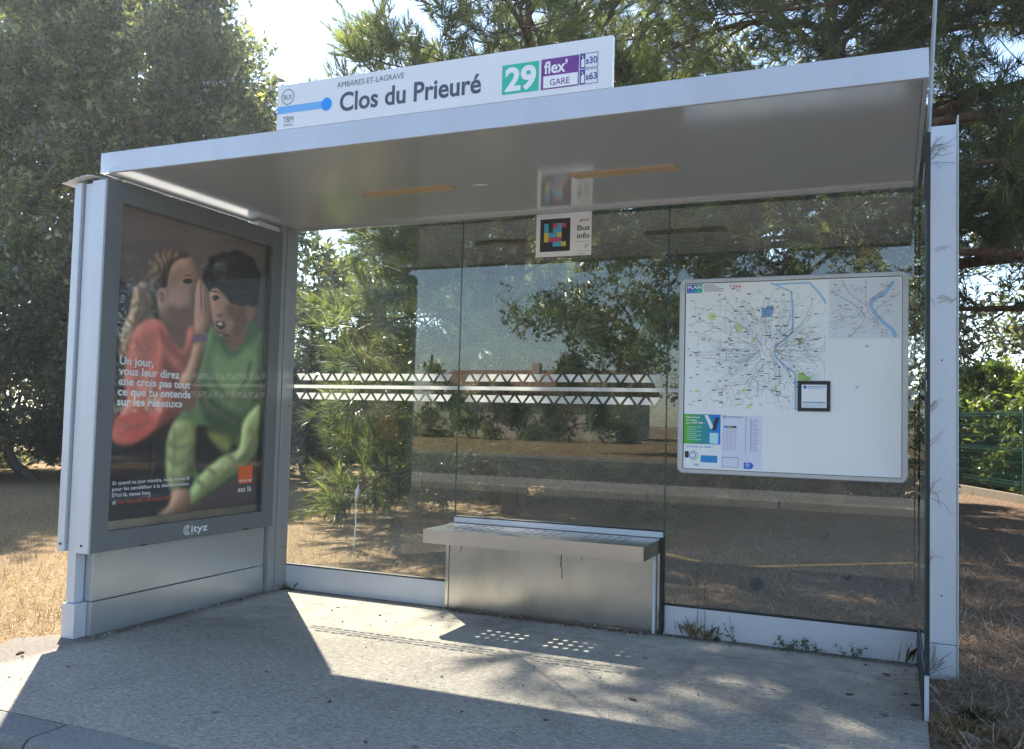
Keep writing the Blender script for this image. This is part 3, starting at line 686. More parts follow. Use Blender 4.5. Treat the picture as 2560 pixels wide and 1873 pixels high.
letter('1-02', ink('number_white', 205, 225, 245), lambda u, v: (u, YF - 0.0012, v), -0.078, 0.018, 2.281, 0.021, roof, 0.01)

# advert case on the left end
case = part('advert_case', MB().box(-0.14, -0.078, -1.52, -0.18, 0.42, 2.205), 'silver', shelter, 'tall advert case with dark grey glazed doors')
part('outer_door', MB().box(-0.195, -0.148, -1.542, -0.176, 0.408, 2.214), 'silver', case, bevel=0.004)
part('front_post', MB().box(-0.1375, -0.0835, -1.526, -1.4705, 0.166, 2.21), 'silver', case, bevel=0.002)
part('front_post', MB().box(-0.142, -0.060, -1.540, -1.4685, 0.0, 0.1635), 'silver', case, bevel=0.002)
part('door_edge', MB().box(-0.0735, 0.0135, -1.545, -1.531, 0.408, 2.216), 'silver', case, bevel=0.003)
df = MB()
y0, y1, z0, z1 = -1.5305, -0.176, 0.408, 2.226
oy0, oy1, oz0, oz1 = -1.432, -0.271, 0.504, 2.128
df.box(-0.05, 0.0125, y0, oy0, z0, z1); df.box(-0.05, 0.0125, oy1, y1, z0, z1)
df.box(-0.05, 0.012, oy0 + .0005, oy1 - .0005, z0, oz0); df.box(-0.05, 0.012, oy0 + .0005, oy1 - .0005, oz1, z1)
part('door_frame', df, 'frame', case, 'dark grey frame round the advert')
part('gasket', MB().box(-0.02, -0.004, oy0 + .0008, oy0 + .012, oz0, oz1), 'gasket', case)
part('gasket', MB().box(-0.02, -0.004, oy1 - .012, oy1 - .0008, oz0, oz1), 'gasket', case)
part('back_board', MB().box(-0.0765, -0.0515, -1.52, -0.18, 0.42, 2.205), 'frame', case)
part('poster_rail', MB().box(-0.032, -0.014, oy0 + .013, oy1 - .013, 0.506, 0.549), 'steel_p', case)
part('bounce_shield', MB().box(-0.19, 0.004, -1.525, -0.18, 2.2275, 2.2315), 'frame', case)  # dark sheet added to cut sunlight bounced up onto the soffit
part('glass_pane', MB().box(-0.0035, 0.0035, oy0 + .001, oy1 - .001, oz0 + .001, oz1 - .001), 'case_glass', case)
for yy in (-1.20, -0.42):
    part('latch', MB().box(0.0128, 0.0165, yy - 0.02, yy + 0.02, 0.409, 0.416), 'gasket', case)
for xx in (-0.17, -0.03):
    part('screw', MB().prism(circle(xx, 0.445, 0.006, n=10), lambda u, v, w: (u, -1.5452 - w, v), 0.003), 'gasket', case)
part('lower_panel', MB().box(-0.12, -0.036, -1.467, -0.186, 0.167, 0.4075), 'satin', case, bevel=0.003)
part('lower_panel', MB().box(-0.12, -0.034, -1.467, -0.186, 0.0, 0.163), 'satin', case, bevel=0.003)
fl = MB()
prof = [(-0.252, 2.211), (-0.21, 2.219), (-0.165, 2.229), (-0.125, 2.237), (-0.085, 2.240), (-0.05, 2.236)]
for (xa, za), (xb, zb) in zip(prof[:-1], prof[1:]):
    fl.add([(xa, -1.572, za), (xb, -1.566, zb), (xb, -1.40, zb + .004), (xa, -1.43, za - .004), (xa, -1.572, za - .002), (xb, -1.566, zb - .002), (xb, -1.40, zb + .002), (xa, -1.43, za - .006)],
           [(0, 1, 2, 3), (7, 6, 5, 4), (0, 4, 5, 1), (1, 5, 6, 2), (2, 6, 7, 3), (3, 7, 4, 0)])
part('cap_flashing', fl, 'white', case, 'bent sheet metal cap lifting off the top')
fs = MB()
for k in range(5):
    xx = -0.13 + k * 0.035; yy = -1.50 + k * 0.035
    fs.add([(xx - .05, yy - .03, 2.252 + .004 * (k % 2)), (xx + .03, yy - .045, 2.244), (xx + .05, yy + .02, 2.246), (xx - .01, yy + .03, 2.258)], [(0, 1, 2, 3)])
part('torn_flashing', fs, 'alu', case)
part('bracket', MB().box(-0.11, -0.02, -0.37, -0.15, 2.228, 2.268), 'white', case)
# maker's lettering with a looped C
lp = lambda u, v: (0.0142, u, v)
cm = ink('logo_white', 225, 230, 232)
letter('ityz', cm, lp, -0.868, -0.742, 0.4405, 0.042, case, 0.012)
cc = MB(); ring(cc, -0.899, 0.457, 0.022, 0.0265, lp, 20, 0.75, 5.5); ring(cc, -0.895, 0.457, 0.0135, 0.018, lp, 20, 0.75, 5.5); ring(cc, -0.891, 0.457, 0.006, 0.010, lp, 16, 0.75, 5.5)
cc.build('logo_letter', cm, case)
letter('MEDIA', cm, lp, -0.878, -0.846, 0.428, 0.006, case)

# corner post
cp = part('corner_post', MB().box(-0.11, 0.002, -0.1125, -0.003, 0.0, 2.28), 'post_grey', bevel=0.003)
part('post_strip', MB().box(-0.09, -0.004, -0.173, -0.1145, 0.0, 2.279), 'post_grey', cp, bevel=0.003)
part('post_foot', MB().box(-0.112, 0.005, -0.111, -0.004, 0.0, 0.146), 'post_grey', cp)
for zz_ in (0.26, 1.15, 1.9):
    part('screw', MB().prism(circle(-0.045, zz_, 0.005, n=8), lambda u, v, w: (0.0035 + w, u, v), 0.002), 'gasket', cp)

# back wall: three panes, their printed safety stripes, base panels
def stripes(x0, x1, parent):
    """white zigzag bands printed on the pane"""
    P = 0.096
    to3 = lambda u, v: (u, -0.0012, v)
    mb = MB()
    def row(zb, zt, ph):
        k0 = int(math.floor((x0 - ph) / P)) - 1
        for k in range(k0, k0 + int((x1 - x0) / P) + 4):
            a = ph + k * P
            g = 0.0175                       # half of the dark zigzag line
            for tri in ([(a + g, zt), (a + P / 2 - 0.003 + 0.0, zb), (a + P - g, zt)] if False else
                        [(a + g, zb), (a + P - g, zb), (a + P / 2, zt)],
                        [(a + P / 2 + g, zt), (a + 1.5 * P - g, zt), (a + P, zb)]):
                xs_ = [p[0] for p in tri]
                if min(xs_) >= x0 and max(xs_) <= x1:
                    mb.flat(tri, to3)
    row(1.317, 1.360, 0.391 - 0.048 - 0.096); row(1.197, 1.238, 0.391 - 0.048)
    mb.flat(rect(x0 + 0.002, x1 - 0.002, 1.267, 1.288), to3)
    return mb.build('safety_stripe', MT['decal'], parent)
panes = [(0.004, 1.1790, 0.156), (1.1875, 2.4190, 0.534), (2.4275, 3.6420, 0.156)]
for xa, xb, zb in panes:
    p = part('glass_pane', MB().box(xa, xb, 0.0, 0.008, zb, 2.36), 'glass')
    stripes(xa, xb, p)
for xs_, zb in ((1.1832, 0.53), (2.4232, 0.156)):
    part('pane_joint', MB().box(xs_ - 0.0032, xs_ + 0.0032, 0.0005, 0.0075, zb, 2.36), 'edge')
part('base_panel', MB().box(0.004, 1.152, -0.010, 0.022, 0.0, 0.147), 'silver', bevel=0.002)
part('base_gasket', MB().box(0.004, 1.168, -0.012, 0.021, 0.1475, 0.1555), 'gasket')
part('base_panel', MB().box(2.434, W - 0.004, -0.010, 0.022, 0.0, 0.147), 'silver', bevel=0.002)
part('base_gasket', MB().box(2.426, W - 0.003, -0.012, 0.021, 0.1475, 0.1555), 'gasket')

# bench fixed under the middle pane
bench = part('bench', MB().box(1.173, 2.374, -0.034, -0.024, 0.003, 0.4885), 'steel_p', shelter, 'stainless bench with perforated seat on a grimy panel')
part('panel_edge', MB().box(1.153, 1.1715, -0.042, 0.012, 0.0, 0.488), 'steel_h', bench)
part('panel_edge', MB().box(2.376, 2.391, -0.046, 0.01, 0.0, 0.488), 'silver', bench)
part('panel_edge', MB().box(2.393, 2.4105, -0.022, 0.01, 0.0, 0.488), 'steel_h', bench)
part('panel_edge', MB().box(2.412, 2.4245, -0.046, 0.012, 0.0, 0.50), 'gasket', bench)
part('back_rail', MB().box(1.186, 2.418, -0.016, 0.021, 0.4965, 0.527), 'silver', bench, bevel=0.002)
part('rail_gasket', MB().box(1.186, 2.418, -0.014, 0.020, 0.5275, 0.5335), 'gasket', bench)
def seat_plate(x0, x1, y0, y1, z, th, holes_x, holes_y, r, h):
    mb = MB()
    xs_ = sorted([x0, x1] + [hx + s * h for hx in holes_x for s in (-1, 1)])
    ys_ = sorted([y0, y1] + [hy + s * h for hy in holes_y for s in (-1, 1)])
    hset = {(round(hx, 4), round(hy, 4)) for hx in holes_x for hy in holes_y}
    n = 16
    for a, b in zip(xs_[:-1], xs_[1:]):
        for c, d in zip(ys_[:-1], ys_[1:]):
            cx, cy = (a + b) / 2, (c + d) / 2
            if (round(cx, 4), round(cy, 4)) in hset:
                top, bot = [], []
                for k in range(n):
                    an = 2 * math.pi * (k + 0.5) / n
                    ca, sa = math.cos(an), math.sin(an)
                    q = h / max(abs(ca), abs(sa))
                    top.append(((cx + ca * q, cy + sa * q), (cx + ca * r, cy + sa * r)))
                for k in range(n):
                    (o0, i0), (o1, i1) = top[k], top[(k + 1) % n]
                    # square corners
                    cor = None
                    if abs(abs(o0[0] - cx) - h) > 1e-6 and abs(abs(o1[0] - cx) - h) < 1e-6 or abs(abs(o0[0] - cx) - h) < 1e-6 and abs(abs(o1[0] - cx) - h) > 1e-6:
                        cor = (cx + math.copysign(h, o0[0] + o1[0] - 2 * cx), cy + math.copysign(h, o0[1] + o1[1] - 2 * cy))
                    ring_ = [o0] + ([cor] if cor else []) + [o1, i1, i0]
                    mb.add([(x, y, z) for x, y in ring_], [tuple(range(len(ring_)))])
                    mb.add([(x, y, z - th) for x, y in ring_], [tuple(range(len(ring_)))[::-1]])
                    mb.quad((*i0, z), (*i1, z), (*i1, z - th), (*i0, z - th))
            else:
                mb.quad((a, c, z), (b, c, z), (b, d, z), (a, d, z))
                mb.quad((a, d, z - th), (b, d, z - th), (b, c, z - th), (a, c, z - th))
    return mb
hx = [1.317 + g * 0.367 + i * 0.0525 for g in range(3) for i in range(5)]
sp = seat_plate(1.191, 2.411, -0.386, -0.018, 0.494, 0.003, hx, [-0.100, -0.171, -0.243], 0.0143, 0.0245)
sp.box(1.191, 2.411, -0.3888, -0.3862, 0.421, 0.494)
sp.box(1.1885, 1.1908, -0.3888, -0.02, 0.421, 0.494)
sp.box(2.4112, 2.4135, -0.3888, -0.02, 0.421, 0.494)
part('seat', sp, 'steel_h', bench, 'perforated stainless seat with a folded lip')
dr = MB()
for xx, z0_, z1_, w_ in ((1.245, 0.33, 0.42, .003), (1.262, 0.36, 0.42, .002), (1.86, 0.30, 0.42, .006), (1.867, 0.235, 0.30, .004), (1.98, 0.34, 0.40, .003)):
    dr.ribbon([(xx + random.uniform(-.004, .004), z1_ - (z1_ - z0_) * k / 5) for k in range(6)], w_, lambda u, v: (u, -0.0346, v))
part('grime_run', dr, mat('dark_grime', (0.05, 0.035, 0.022), 0.9), bench)['kind'] = 'stuff'

# right end pane, plinth and rear post
side = part('side_pane', MB().box(3.6465, 3.6535, -0.897, -0.012, 0.172, 2.20), 'glass', shelter, 'clear end pane seen edge on')
part('pane_edge', MB().box(3.6435, 3.6495, -0.9025, -0.8975, 0.172, 2.21), 'edge', side)
part('edge_gasket', MB().box(3.6500, 3.6625, -0.906, -0.8965, 0.172, 2.20), 'gasket', side)
part('pane_clamp', MB().box(3.6425, 3.663, -0.908, -0.86, 2.0, 2.262), 'gasket', side)
part('plinth', MB().box(3.6445, 3.6605, -0.90, -0.012, 0.0, 0.168), 'silver', side, bevel=0.002)
part('plinth_gap_shade', MB().box(3.6400, 3.6440, -0.898, -0.012, 0.0, 0.175), 'gasket', side)  # black strip standing for the shade in the gap beside the plinth
rp = part('rear_post', MB().box(3.6765, 3.797, -0.20, -0.12, 0.146, 2.505), 'silver', shelter, 'broad pale post behind the end pane', bevel=0.003)
part('post_foot', MB().box(3.6765, 3.797, -0.20, -0.12, -0.03, 0.1435), 'silver', rp, bevel=0.003)
part('back_sheet', MB().box(3.7985, 3.8035, -0.205, -0.03, -0.03, 2.545), 'silver', rp)
for zz_ in (0.36, 1.42):
    part('screw', MB().prism(circle(3.735, zz_, 0.004, n=8), lambda u, v, w: (u, -0.2002 - w, v), 0.002), 'gasket', rp)

# blade sign rising edge-on above the right end of the roof
bl = MB()
def blade(z): return 3.653 + (z - 2.231) * 0.0466
bv = []
for z_, t_ in ((2.2, 0.010), (2.62, 0.008), (3.4, 0.004)):
    for y_ in (-0.90, -0.42):
        bv += [(blade(z_), y_, z_), (blade(z_) + t_, y_, z_)]
bl.add(bv, [(0, 1, 5, 4), (4, 5, 9, 8), (2, 6, 7, 3), (6, 10, 11, 7), (0, 4, 6, 2), (4, 8, 10, 6), (1, 3, 7, 5), (5, 7, 11, 9), (8, 9, 11, 10), (0, 2, 3, 1)])
o = bl.build('blade_sign', MT['post_grey'])
tag(o, 'thin grey blade sign seen edge on above the right end of the roof', 'sign')

# ------------------------------------------------------------------ stop name sign on the roof
sx0, sx1, sz0, sz1 = 0.972, 2.544, 2.3735, 2.578
sign = thing('stop_name_sign', 'long white stop name board reading Clos du Prieuré standing on the roof edge', 'sign', (1.758, YF, sz0))
part('board', MB().box(sx0, sx1, YF + 0.0005, YF + 0.022, sz0, sz1), 'white', sign, bevel=0.002)
for xx in (1.2, 2.3):
    part('bracket', MB().box(xx, xx + 0.05, YF + 0.0225, YF + 0.06, sz0, sz1 - 0.06), 'alu', sign)
def layer(k): return lambda u, v: (u, YF - 0.0004 - 0.0008 * k, v)
s1, s2, s3 = layer(0), layer(1), layer(2)
grey = ink('print_grey', 88, 94, 106)
letter('BUS', grey, s1, 1.008, 1.052, 2.509, 0.023, sign)
rg = MB(); ring(rg, 1.030, 2.521, 0.032, 0.0355, s1); rg.build('ring', grey, sign)
MB().flat(rect(sx0 + .001, 1.24, 2.447, 2.480), s1).build('line_band', ink('band_blue', 110, 180, 235), sign)
MB().flat(circle(1.240, 2.463, 0.0275, 0.0295), s2).build('stop_dot', ink('dot_blue', 20, 150, 240), sign)
letter('TBM', grey, s1, 1.008, 1.064, 2.404, 0.029, sign)
tl = MB(); tl.flat(rect(1.011, 1.055, 2.3945, 2.3965), s1); tl.flat(rect(1.011, 1.070, 2.3890, 2.3908), s1); tl.build('small_print', grey, sign)['kind'] = 'stuff'
letter('AMBARES-ET-LAGRAVE', grey, s1, 1.292, 1.628, 2.5295, 0.0255, sign)
letter('Clos du Prieuré', ink('print_dark_grey', 72, 80, 96), s1, 1.309, 1.990, 2.4235, 0.084, sign, 0.022)
teal = ink('teal', 46, 190, 160)
MB().flat(rect(2.083, 2.242, 2.400, 2.520), s1).build('line_plate', teal, sign)
letter('29', MT['paper'], s2, 2.097, 2.231, 2.4145, 0.094, sign, 0.035)
purple = ink('purple', 116, 52, 140)
MB().flat(rect(2.2515, 2.4085, 2.399, 2.521), s1).build('line_plate', purple, sign)
MB().flat(rect(2.2615, 2.4045, 2.404, 2.452), s2).build('plate_window', MT['paper'], sign)
letter("flex’", MT['paper'], s2, 2.264, 2.362, 2.462, 0.050, sign, 0.02)
letter('GARE', purple, s3, 2.290, 2.371, 2.4125, 0.026, sign, 0.004)
navy = ink('navy', 56, 66, 150)
for k, (tx, zb) in enumerate((('s30', 2.4625), ('s63', 2.3995))):
    fr = MB(); zt = zb + 0.0595
    for r_ in (rect(2.412, 2.486, zb, zb + .0022), rect(2.412, 2.486, zt - .0022, zt), rect(2.412, 2.4142, zb + .0022, zt - .0022), rect(2.4838, 2.486, zb + .0022, zt - .0022)):
        fr.flat(r_, s1)
    fr.flat(rect(2.4142, 2.434, zb + .0022, zt - .0022), s1)
    fr.build('line_plate', navy, sign)
    ic = MB(); ic.flat([(2.418, zb + .006), (2.431, zb + .006), (2.431, zb + .034), (2.427, zb + .042), (2.418, zb + .034)], s2); ic.flat(rect(2.421, 2.425, zb + .044, zb + .051), s2)
    ic.build('bus_icon', MT['paper'], sign)
    letter(tx, navy, s1, 2.437, 2.4825, zb + 0.017, 0.027, sign, 0.02)
tw = MB()
for k in range(26):
    xx = random.uniform(sx0 + .1, sx1 - .5); a = random.uniform(0, 3.1); l_ = random.uniform(.01, .03)
    tw.tube([(xx, YF + .01, sz1 + .001), (xx + l_ * math.cos(a), YF + .012 + random.uniform(0, .01), sz1 + .003 + abs(l_ * math.sin(a)) * .35)], .0013, 3)
tag(tw.build('fallen_twigs', MT['straw']), 'dry pine litter lying along the top of the sign', 'litter', kind='stuff')

# ------------------------------------------------------------------ advert poster (flat print)
def curve_closed(pts, n=6):
    P = np.array(pts, float); out = []
    m = len(P)
    for i in range(m):
        p0, p1, p2, p3 = P[i - 1], P[i], P[(i + 1) % m], P[(i + 2) % m]
        for k in range(n):
            t = k / n
            out.append(0.5 * ((2 * p1) + (-p0 + p2) * t + (2 * p0 - 5 * p1 + 4 * p2 - p3) * t * t + (-p0 + 3 * p1 - 3 * p2 + p3) * t ** 3))
    return np.array(out)
def blur(a, r):
    for _ in range(2):
        for ax in (0, 1):
            s = np.zeros_like(a)
            for k in range(-r, r + 1):
                s += np.roll(a, k, ax)
            a = s / (2 * r + 1)
    return a
def smooth_noise(h, w, cells, g):
    c = g.random((cells + 2, cells + 2))
    y = np.linspace(0, cells, h); x = np.linspace(0, cells, w)
    yi, xi = y.astype(int), x.astype(int)
    fy, fx = (y - yi)[:, None], (x - xi)[None]
    fy, fx = fy * fy * (3 - 2 * fy), fx * fx * (3 - 2 * fx)
    return (c[yi][:, xi] * (1 - fy) * (1 - fx) + c[yi][:, xi + 1] * (1 - fy) * fx + c[yi + 1][:, xi] * fy * (1 - fx) + c[yi + 1][:, xi + 1] * fy * fx)
def paint_poster(h, w):
    g = np.random.default_rng(3)
    V, U = np.meshgrid(np.linspace(0, 1, h), np.linspace(0, 1, w), indexing='ij')
    top, low = np.array([104., 90., 86.]), np.array([86., 70., 68.])
    k = np.clip(V / 0.7, 0, 1)[..., None]
    img = top * (1 - k) + low * k
    img *= (0.92 + 0.16 * smooth_noise(h, w, 4, g))[..., None]
    for col, soft, shade, pts in POSTER:
        P = curve_closed(pts)
        x, y = P[:, 0], P[:, 1]
        x0, x1, y0, y1 = x.min(), x.max(), y.min(), y.max()
        inside = np.zeros((h, w), bool)
        for (xa, ya), (xb, yb) in zip(P, np.roll(P, -1, 0)):
            if ya == yb: continue
            c = ((ya > V) != (yb > V)) & (U < (xb - xa) * (V - ya) / (yb - ya) + xa)
            inside ^= c
        m0 = inside.astype(float)
        r = 1 if soft <= 3 else max(1, int(round(soft * 0.38)))
        m = blur(m0, r) if soft > 2 else m0
        c = np.array(col, float)[None, None] * np.ones((h, w, 1))
        if shade:
            # rounded form: darker towards the right and lower edges, soft cloth folds
            vol = blur(m0, 7)
            gx = np.roll(vol, -5, 1) - np.roll(vol, 5, 1)
            gy = np.roll(vol, -5, 0) - np.roll(vol, 5, 0)
            lit = 1 + 0.62 * (0.8 * gx + 0.6 * gy) - 0.20 * (1 - np.clip(vol * 1.15, 0, 1))
            wav = U * 31 + V * 22 + 5.0 * smooth_noise(h, w, 9, g)
            folds = np.sin(wav) * smooth_noise(h, w, 7, g) if max(col) - min(col) > 45 or col[1] > col[0] * .97 else 0 * U
            fine = smooth_noise(h, w, 40, g) - 0.5
            c = c * np.clip(lit + 0.15 * folds + 0.07 * fine, 0.35, 1.5)[..., None]
        if col == (32, 29, 33) or col == (54, 52, 56) or col == (96, 76, 62) or col == (132, 106, 84) or col == (150, 116, 88):   # hair strands
            st_ = smooth_noise(h, w, 60, g) - 0.5
            curl = np.sin(U * 150 + 3 * np.sin(V * 60) + 9 * smooth_noise(h, w, 12, g))
            c = c * (1 + 0.28 * st_ + 0.18 * curl)[..., None]
        img = img * (1 - m[..., None]) + c * m[..., None]
    img *= (1 + 0.05 * (g.random((h, w)) - 0.5))[..., None]
    grey_ = img.mean(2, keepdims=True)
    img = np.clip((grey_ + (img - grey_) * 0.78) * 1.2, 0, 255) / 255
    return np.where(img <= 0.04045, img / 12.92, ((img + 0.055) / 1.055) ** 2.4)
def poster_material():
    m = mat('printed_poster_paper', (0.5, 0.5, 0.5), 0.6, 0, 0.2)
    t = NT(m)
    a = t.n('ShaderNodeAttribute', attribute_name='print')
    t.l(a.outputs['Color'], t.b.inputs['Base Color'])
    return m
poster = thing('advert_poster', 'large poster of two teenagers whispering, behind glass in the left advert case', 'poster', (-0.03, -0.85, 0.5))
PH, PW = 340, 240
img = paint_poster(PH, PW)
yy, zz2 = np.linspace(-1.4305, -0.2295, PW), np.linspace(2.1477, 0.4917, PH)
Y_, Z_ = np.meshgrid(yy, zz2)
Vp = np.stack([np.full(Y_.size, -0.034), Y_.ravel(), Z_.ravel()], 1)
i_ = np.arange((PH - 1) * (PW - 1)); a_ = (i_ // (PW - 1)) * PW + i_ % (PW - 1)
pm = mesh_np('picture_sheet', Vp, np.stack([a_, a_ + PW, a_ + PW + 1, a_ + 1], 1), poster_material())
at = pm.attributes.new('print', 'FLOAT_COLOR', 'POINT')
at.data.foreach_set('color', np.concatenate([img.reshape(-1, 3), np.ones((PH * PW, 1))], 1).astype(np.float32).ravel())
link('picture_sheet', pm, poster)
PK = 1.0093
pl = lambda u, v: (-0.0325, -4.6724 + (u + 4.6724) * PK, 1.1014 + (v - 1.1014) * PK)
pl2 = lambda u, v: (-0.0315, -4.6724 + (u + 4.6724) * PK, 1.1014 + (v - 1.1014) * PK)
pw = ink('poster_white', 235, 235, 238)
for s_, ya, yb, zb in (('Un jour,', -1.397, -1.176, 1.3265), ('vous leur direz', -1.400, -0.990, 1.275), ('«ne crois pas tout', -1.400, -0.908, 1.224), ('ce que tu entends', -1.400, -0.902, 1.172), ('sur les réseaux»', -1.402, -0.958, 1.121)):
    letter(s_, pw, pl, ya, yb, zb, 0.0415, poster, 0.028)
for s_, ya, yb, zb in (('Et quand ce jour viendra, nous serons là', -1.404, -0.884, 0.7285), ('pour les sensibiliser à la désinformation.', -1.404, -0.882, 0.6985), ("D’ici là, tenez bon.", -1.404, -1.155, 0.668)):
    letter(s_, pw, pl, ya, yb, zb, 0.0185, poster, 0.016)
letter('#', pw, pl, -1.400, -1.378, 0.632, 0.022, poster, 0.015)
orange = ink('orange', 235, 100, 35)
letter('ForGoodConnections', ink('rust', 190, 84, 52), pl, -1.374, -1.006, 0.632, 0.022, poster, 0.015)
MB().flat(rect(-0.487, -0.363, 0.682, 0.786), pl).build('logo_square', orange, poster)
letter('orange', pw, pl2, -0.480, -0.372, 0.692, 0.019, poster, 0.015)
letter('est là', pw, pl, -0.487, -0.370, 0.634, 0.033, poster, 0.012)

# ------------------------------------------------------------------ route map board hanging on the right pane
board = thing('route_map_board', 'white route map board in a rounded grey aluminium frame on the right hand glass', 'notice board', (3.05, -0.004, 0.845))
def rrect(x0, x1, z0, z1, r, n=6):
    out = []
    for cx, cz, a0 in ((x1 - r, z1 - r, 0), (x0 + r, z1 - r, 90), (x0 + r, z0 + r, 180), (x1 - r, z0 + r, 270)):
        for k in range(n + 1):
            a = R(a0 + 90 * k / n)
            out.append((cx + r * math.cos(a), cz + r * math.sin(a)))
    return out
O_, I_ = rrect(2.4955, 3.5985, 0.8445, 1.8600, 0.034), rrect(2.5245, 3.5725, 0.8670, 1.8390, 0.006)
M_ = rrect(2.500, 3.594, 0.849, 1.8555, 0.030)
n_ = len(O_)
fr = MB()
vs = [(x, -0.010, z) for x, z in O_] + [(x, -0.048, z) for x, z in O_] + [(x, -0.053, z) for x, z in M_] + [(x, -0.053, z) for x, z in I_] + [(x, -0.046, z) for x, z in I_] + [(x, -0.010, z) for x, z in I_]
fsx = []
for r_ in range(5):
    for k in range(n_):
        a, b = r_ * n_ + k, r_ * n_ + (k + 1) % n_
        fsx.append((a, b, b + n_, a + n_))
fr.add(vs, fsx)
part('frame', fr, 'alu', board, smooth=False)
part('back_board', MB().prism(O_, lambda u, v, w: (u, -0.0095 + w, v), 0.006), 'frame', board)
part('white_sheet', MB().box(2.5225, 3.5745, -0.0455, -0.0300, 0.8655, 1.8405), 'board', board)
for r_ in (rect(2.5245, 3.5725, 1.8360, 1.8388), rect(2.5245, 3.5725, 0.8672, 0.8700), rect(2.5247, 2.5275, .8702, 1.8358), rect(3.5695, 3.5723, .8702, 1.8358)):
    part('seal', MB().flat(r_, lambda u, v: (u, -0.0462, v)), 'gasket', board)
def bl_(k): return lambda u, v: (u, -0.0462 - 0.0007 * k, v)
b1, b2, b3 = bl_(0), bl_(1), bl_(2)
part('map_sheet', MB().flat(rect(2.529, 3.232, 1.172, 1.835), b1), mat('map_paper', srgb(240, 243, 243), 0.25), board)
part('inset_map', MB().flat(rect(3.240, 3.561, 1.537, 1.830), b1), mat('inset_paper', srgb(222, 226, 233), 0.25), board)
def map_set(key, name, m, lay):
    for w_, pts in MAPLINES[key]:
        part(name, MB().ribbon(pts, w_ * (0.72 if name == 'river' else 0.8), lay), m, board)
g2 = np.random.default_rng(11)
thin = MB()
cx, cz = 2.945, 1.494
for k in range(190):                         # bus lines: thin grey traces crossing the town
    a = g2.uniform(0, 2 * math.pi); r0 = g2.uniform(0.01, 0.14); r1 = r0 + g2.uniform(0.08, 0.27)
    pts = []
    for q in range(6):
        rr = r0 + (r1 - r0) * q / 5
        if q in (2, 4): a += g2.uniform(-0.35, 0.35)
        pts.append((min(max(cx + rr * math.cos(a) * 1.25, 2.545), 3.222), min(max(cz + rr * math.sin(a), 1.185), 1.80)))
    thin.ribbon(pts, 0.0013, b2)
for k in range(90):
    x0_, z0_ = g2.uniform(2.56, 3.15), g2.uniform(1.20, 1.78); L = g2.uniform(.03, .1)
    if g2.random() < .5: thin.ribbon([(x0_, z0_), (min(x0_ + L, 3.225), z0_), (min(x0_ + L, 3.225), max(z0_ - L * .5, 1.18))], 0.0012, b2)
    else: thin.ribbon([(x0_, z0_), (x0_, max(z0_ - L, 1.18))], 0.0012, b2)
for k in range(110):
    x0_, z0_ = g2.uniform(3.245, 3.5), g2.uniform(1.545, 1.79); a = g2.uniform(0, 3.14); L = g2.uniform(.03, .07)
    thin.ribbon([(x0_, z0_), (min(x0_ + L * abs(math.cos(a)), 3.558), min(z0_ + L * .6 * math.sin(a), 1.825))], 0.0011, b2)
part('bus_lines', thin, ink('map_grey', 176, 184, 188), board)['kind'] = 'stuff'
map_set('river', 'river', ink('map_river', 158, 198, 232), b2)
part('lake', MB().flat(MAPPOLYS['lake'][0], b2), ink('map_lake', 130, 175, 215), board)
for p_ in MAPPOLYS['park']: part('park', MB().flat(p_, b2), ink('map_park', 216, 226, 160), board)
part('park', MB().flat(MAPPOLYS['parkbig'][0], b2), ink('map_park_big', 172, 208, 124), board)
map_set('dark', 'rail_line', ink('map_violet', 120, 116, 142), b3)
map_set('red', 'tram_line', ink('map_red', 200, 100, 118), b3)
map_set('blue', 'tram_line', ink('map_blue', 80, 130, 180), b3)
nm = MB()
for k in range(230):
    x0_, z0_ = g2.uniform(2.54, 3.19), g2.uniform(1.195, 1.80)
    if x0_ < 2.68 and z0_ > 1.76: continue
    w_, h_ = g2.uniform(.008, .026), g2.choice([.0022, .0022, .005])
    nm.flat(rect(x0_, min(x0_ + w_, 3.225), z0_, z0_ + h_), b3)
for k in range(60):
    x0_, z0_ = g2.uniform(3.245, 3.535), g2.uniform(1.545, 1.82); nm.flat(rect(x0_, x0_ + g2.uniform(.006, .018), z0_, z0_ + .0022), b3)
part('name_marks', nm, ink('map_ink', 82, 88, 98), board)['kind'] = 'stuff'
for (xa, xb, c_) in ((2.533, 2.553, (96, 66, 190)), (2.553, 2.585, (48, 116, 200)), (2.585, 2.613, (30, 175, 150))):
    part('title_box', MB().flat(rect(xa, xb, 1.787, 1.833), b2), ink('title%d' % c_[0], *c_), board)
letter('PLAN', MT['paper'], b3, 2.538, 2.608, 1.809, 0.018, board, 0.03)
letter('du réseau', ink('title_cyan', 90, 215, 240), b3, 2.538, 2.606, 1.792, 0.012, board, 0.01)
tt = MB()
for k, (xa, xb) in enumerate(((2.62, 2.68), (2.62, 2.70), (2.62, 2.725), (2.62, 2.72))):
    tt.flat(rect(xa, xb, 1.824 - k * .010, 1.824 - k * .010 + .003), b3)
part('small_print', tt, ink('map_ink', 82, 88, 98), board)['kind'] = 'stuff'
for s_, xa, xb, c_ in (('T', 2.751, 2.768, (90, 150, 200)), ('B', 2.771, 2.786, (230, 110, 120)), ('M', 2.789, 2.81, (220, 60, 90))):
    letter(s_, ink('tbm%d' % c_[0], *c_), b3, xa, xb, 1.803, 0.020, board)
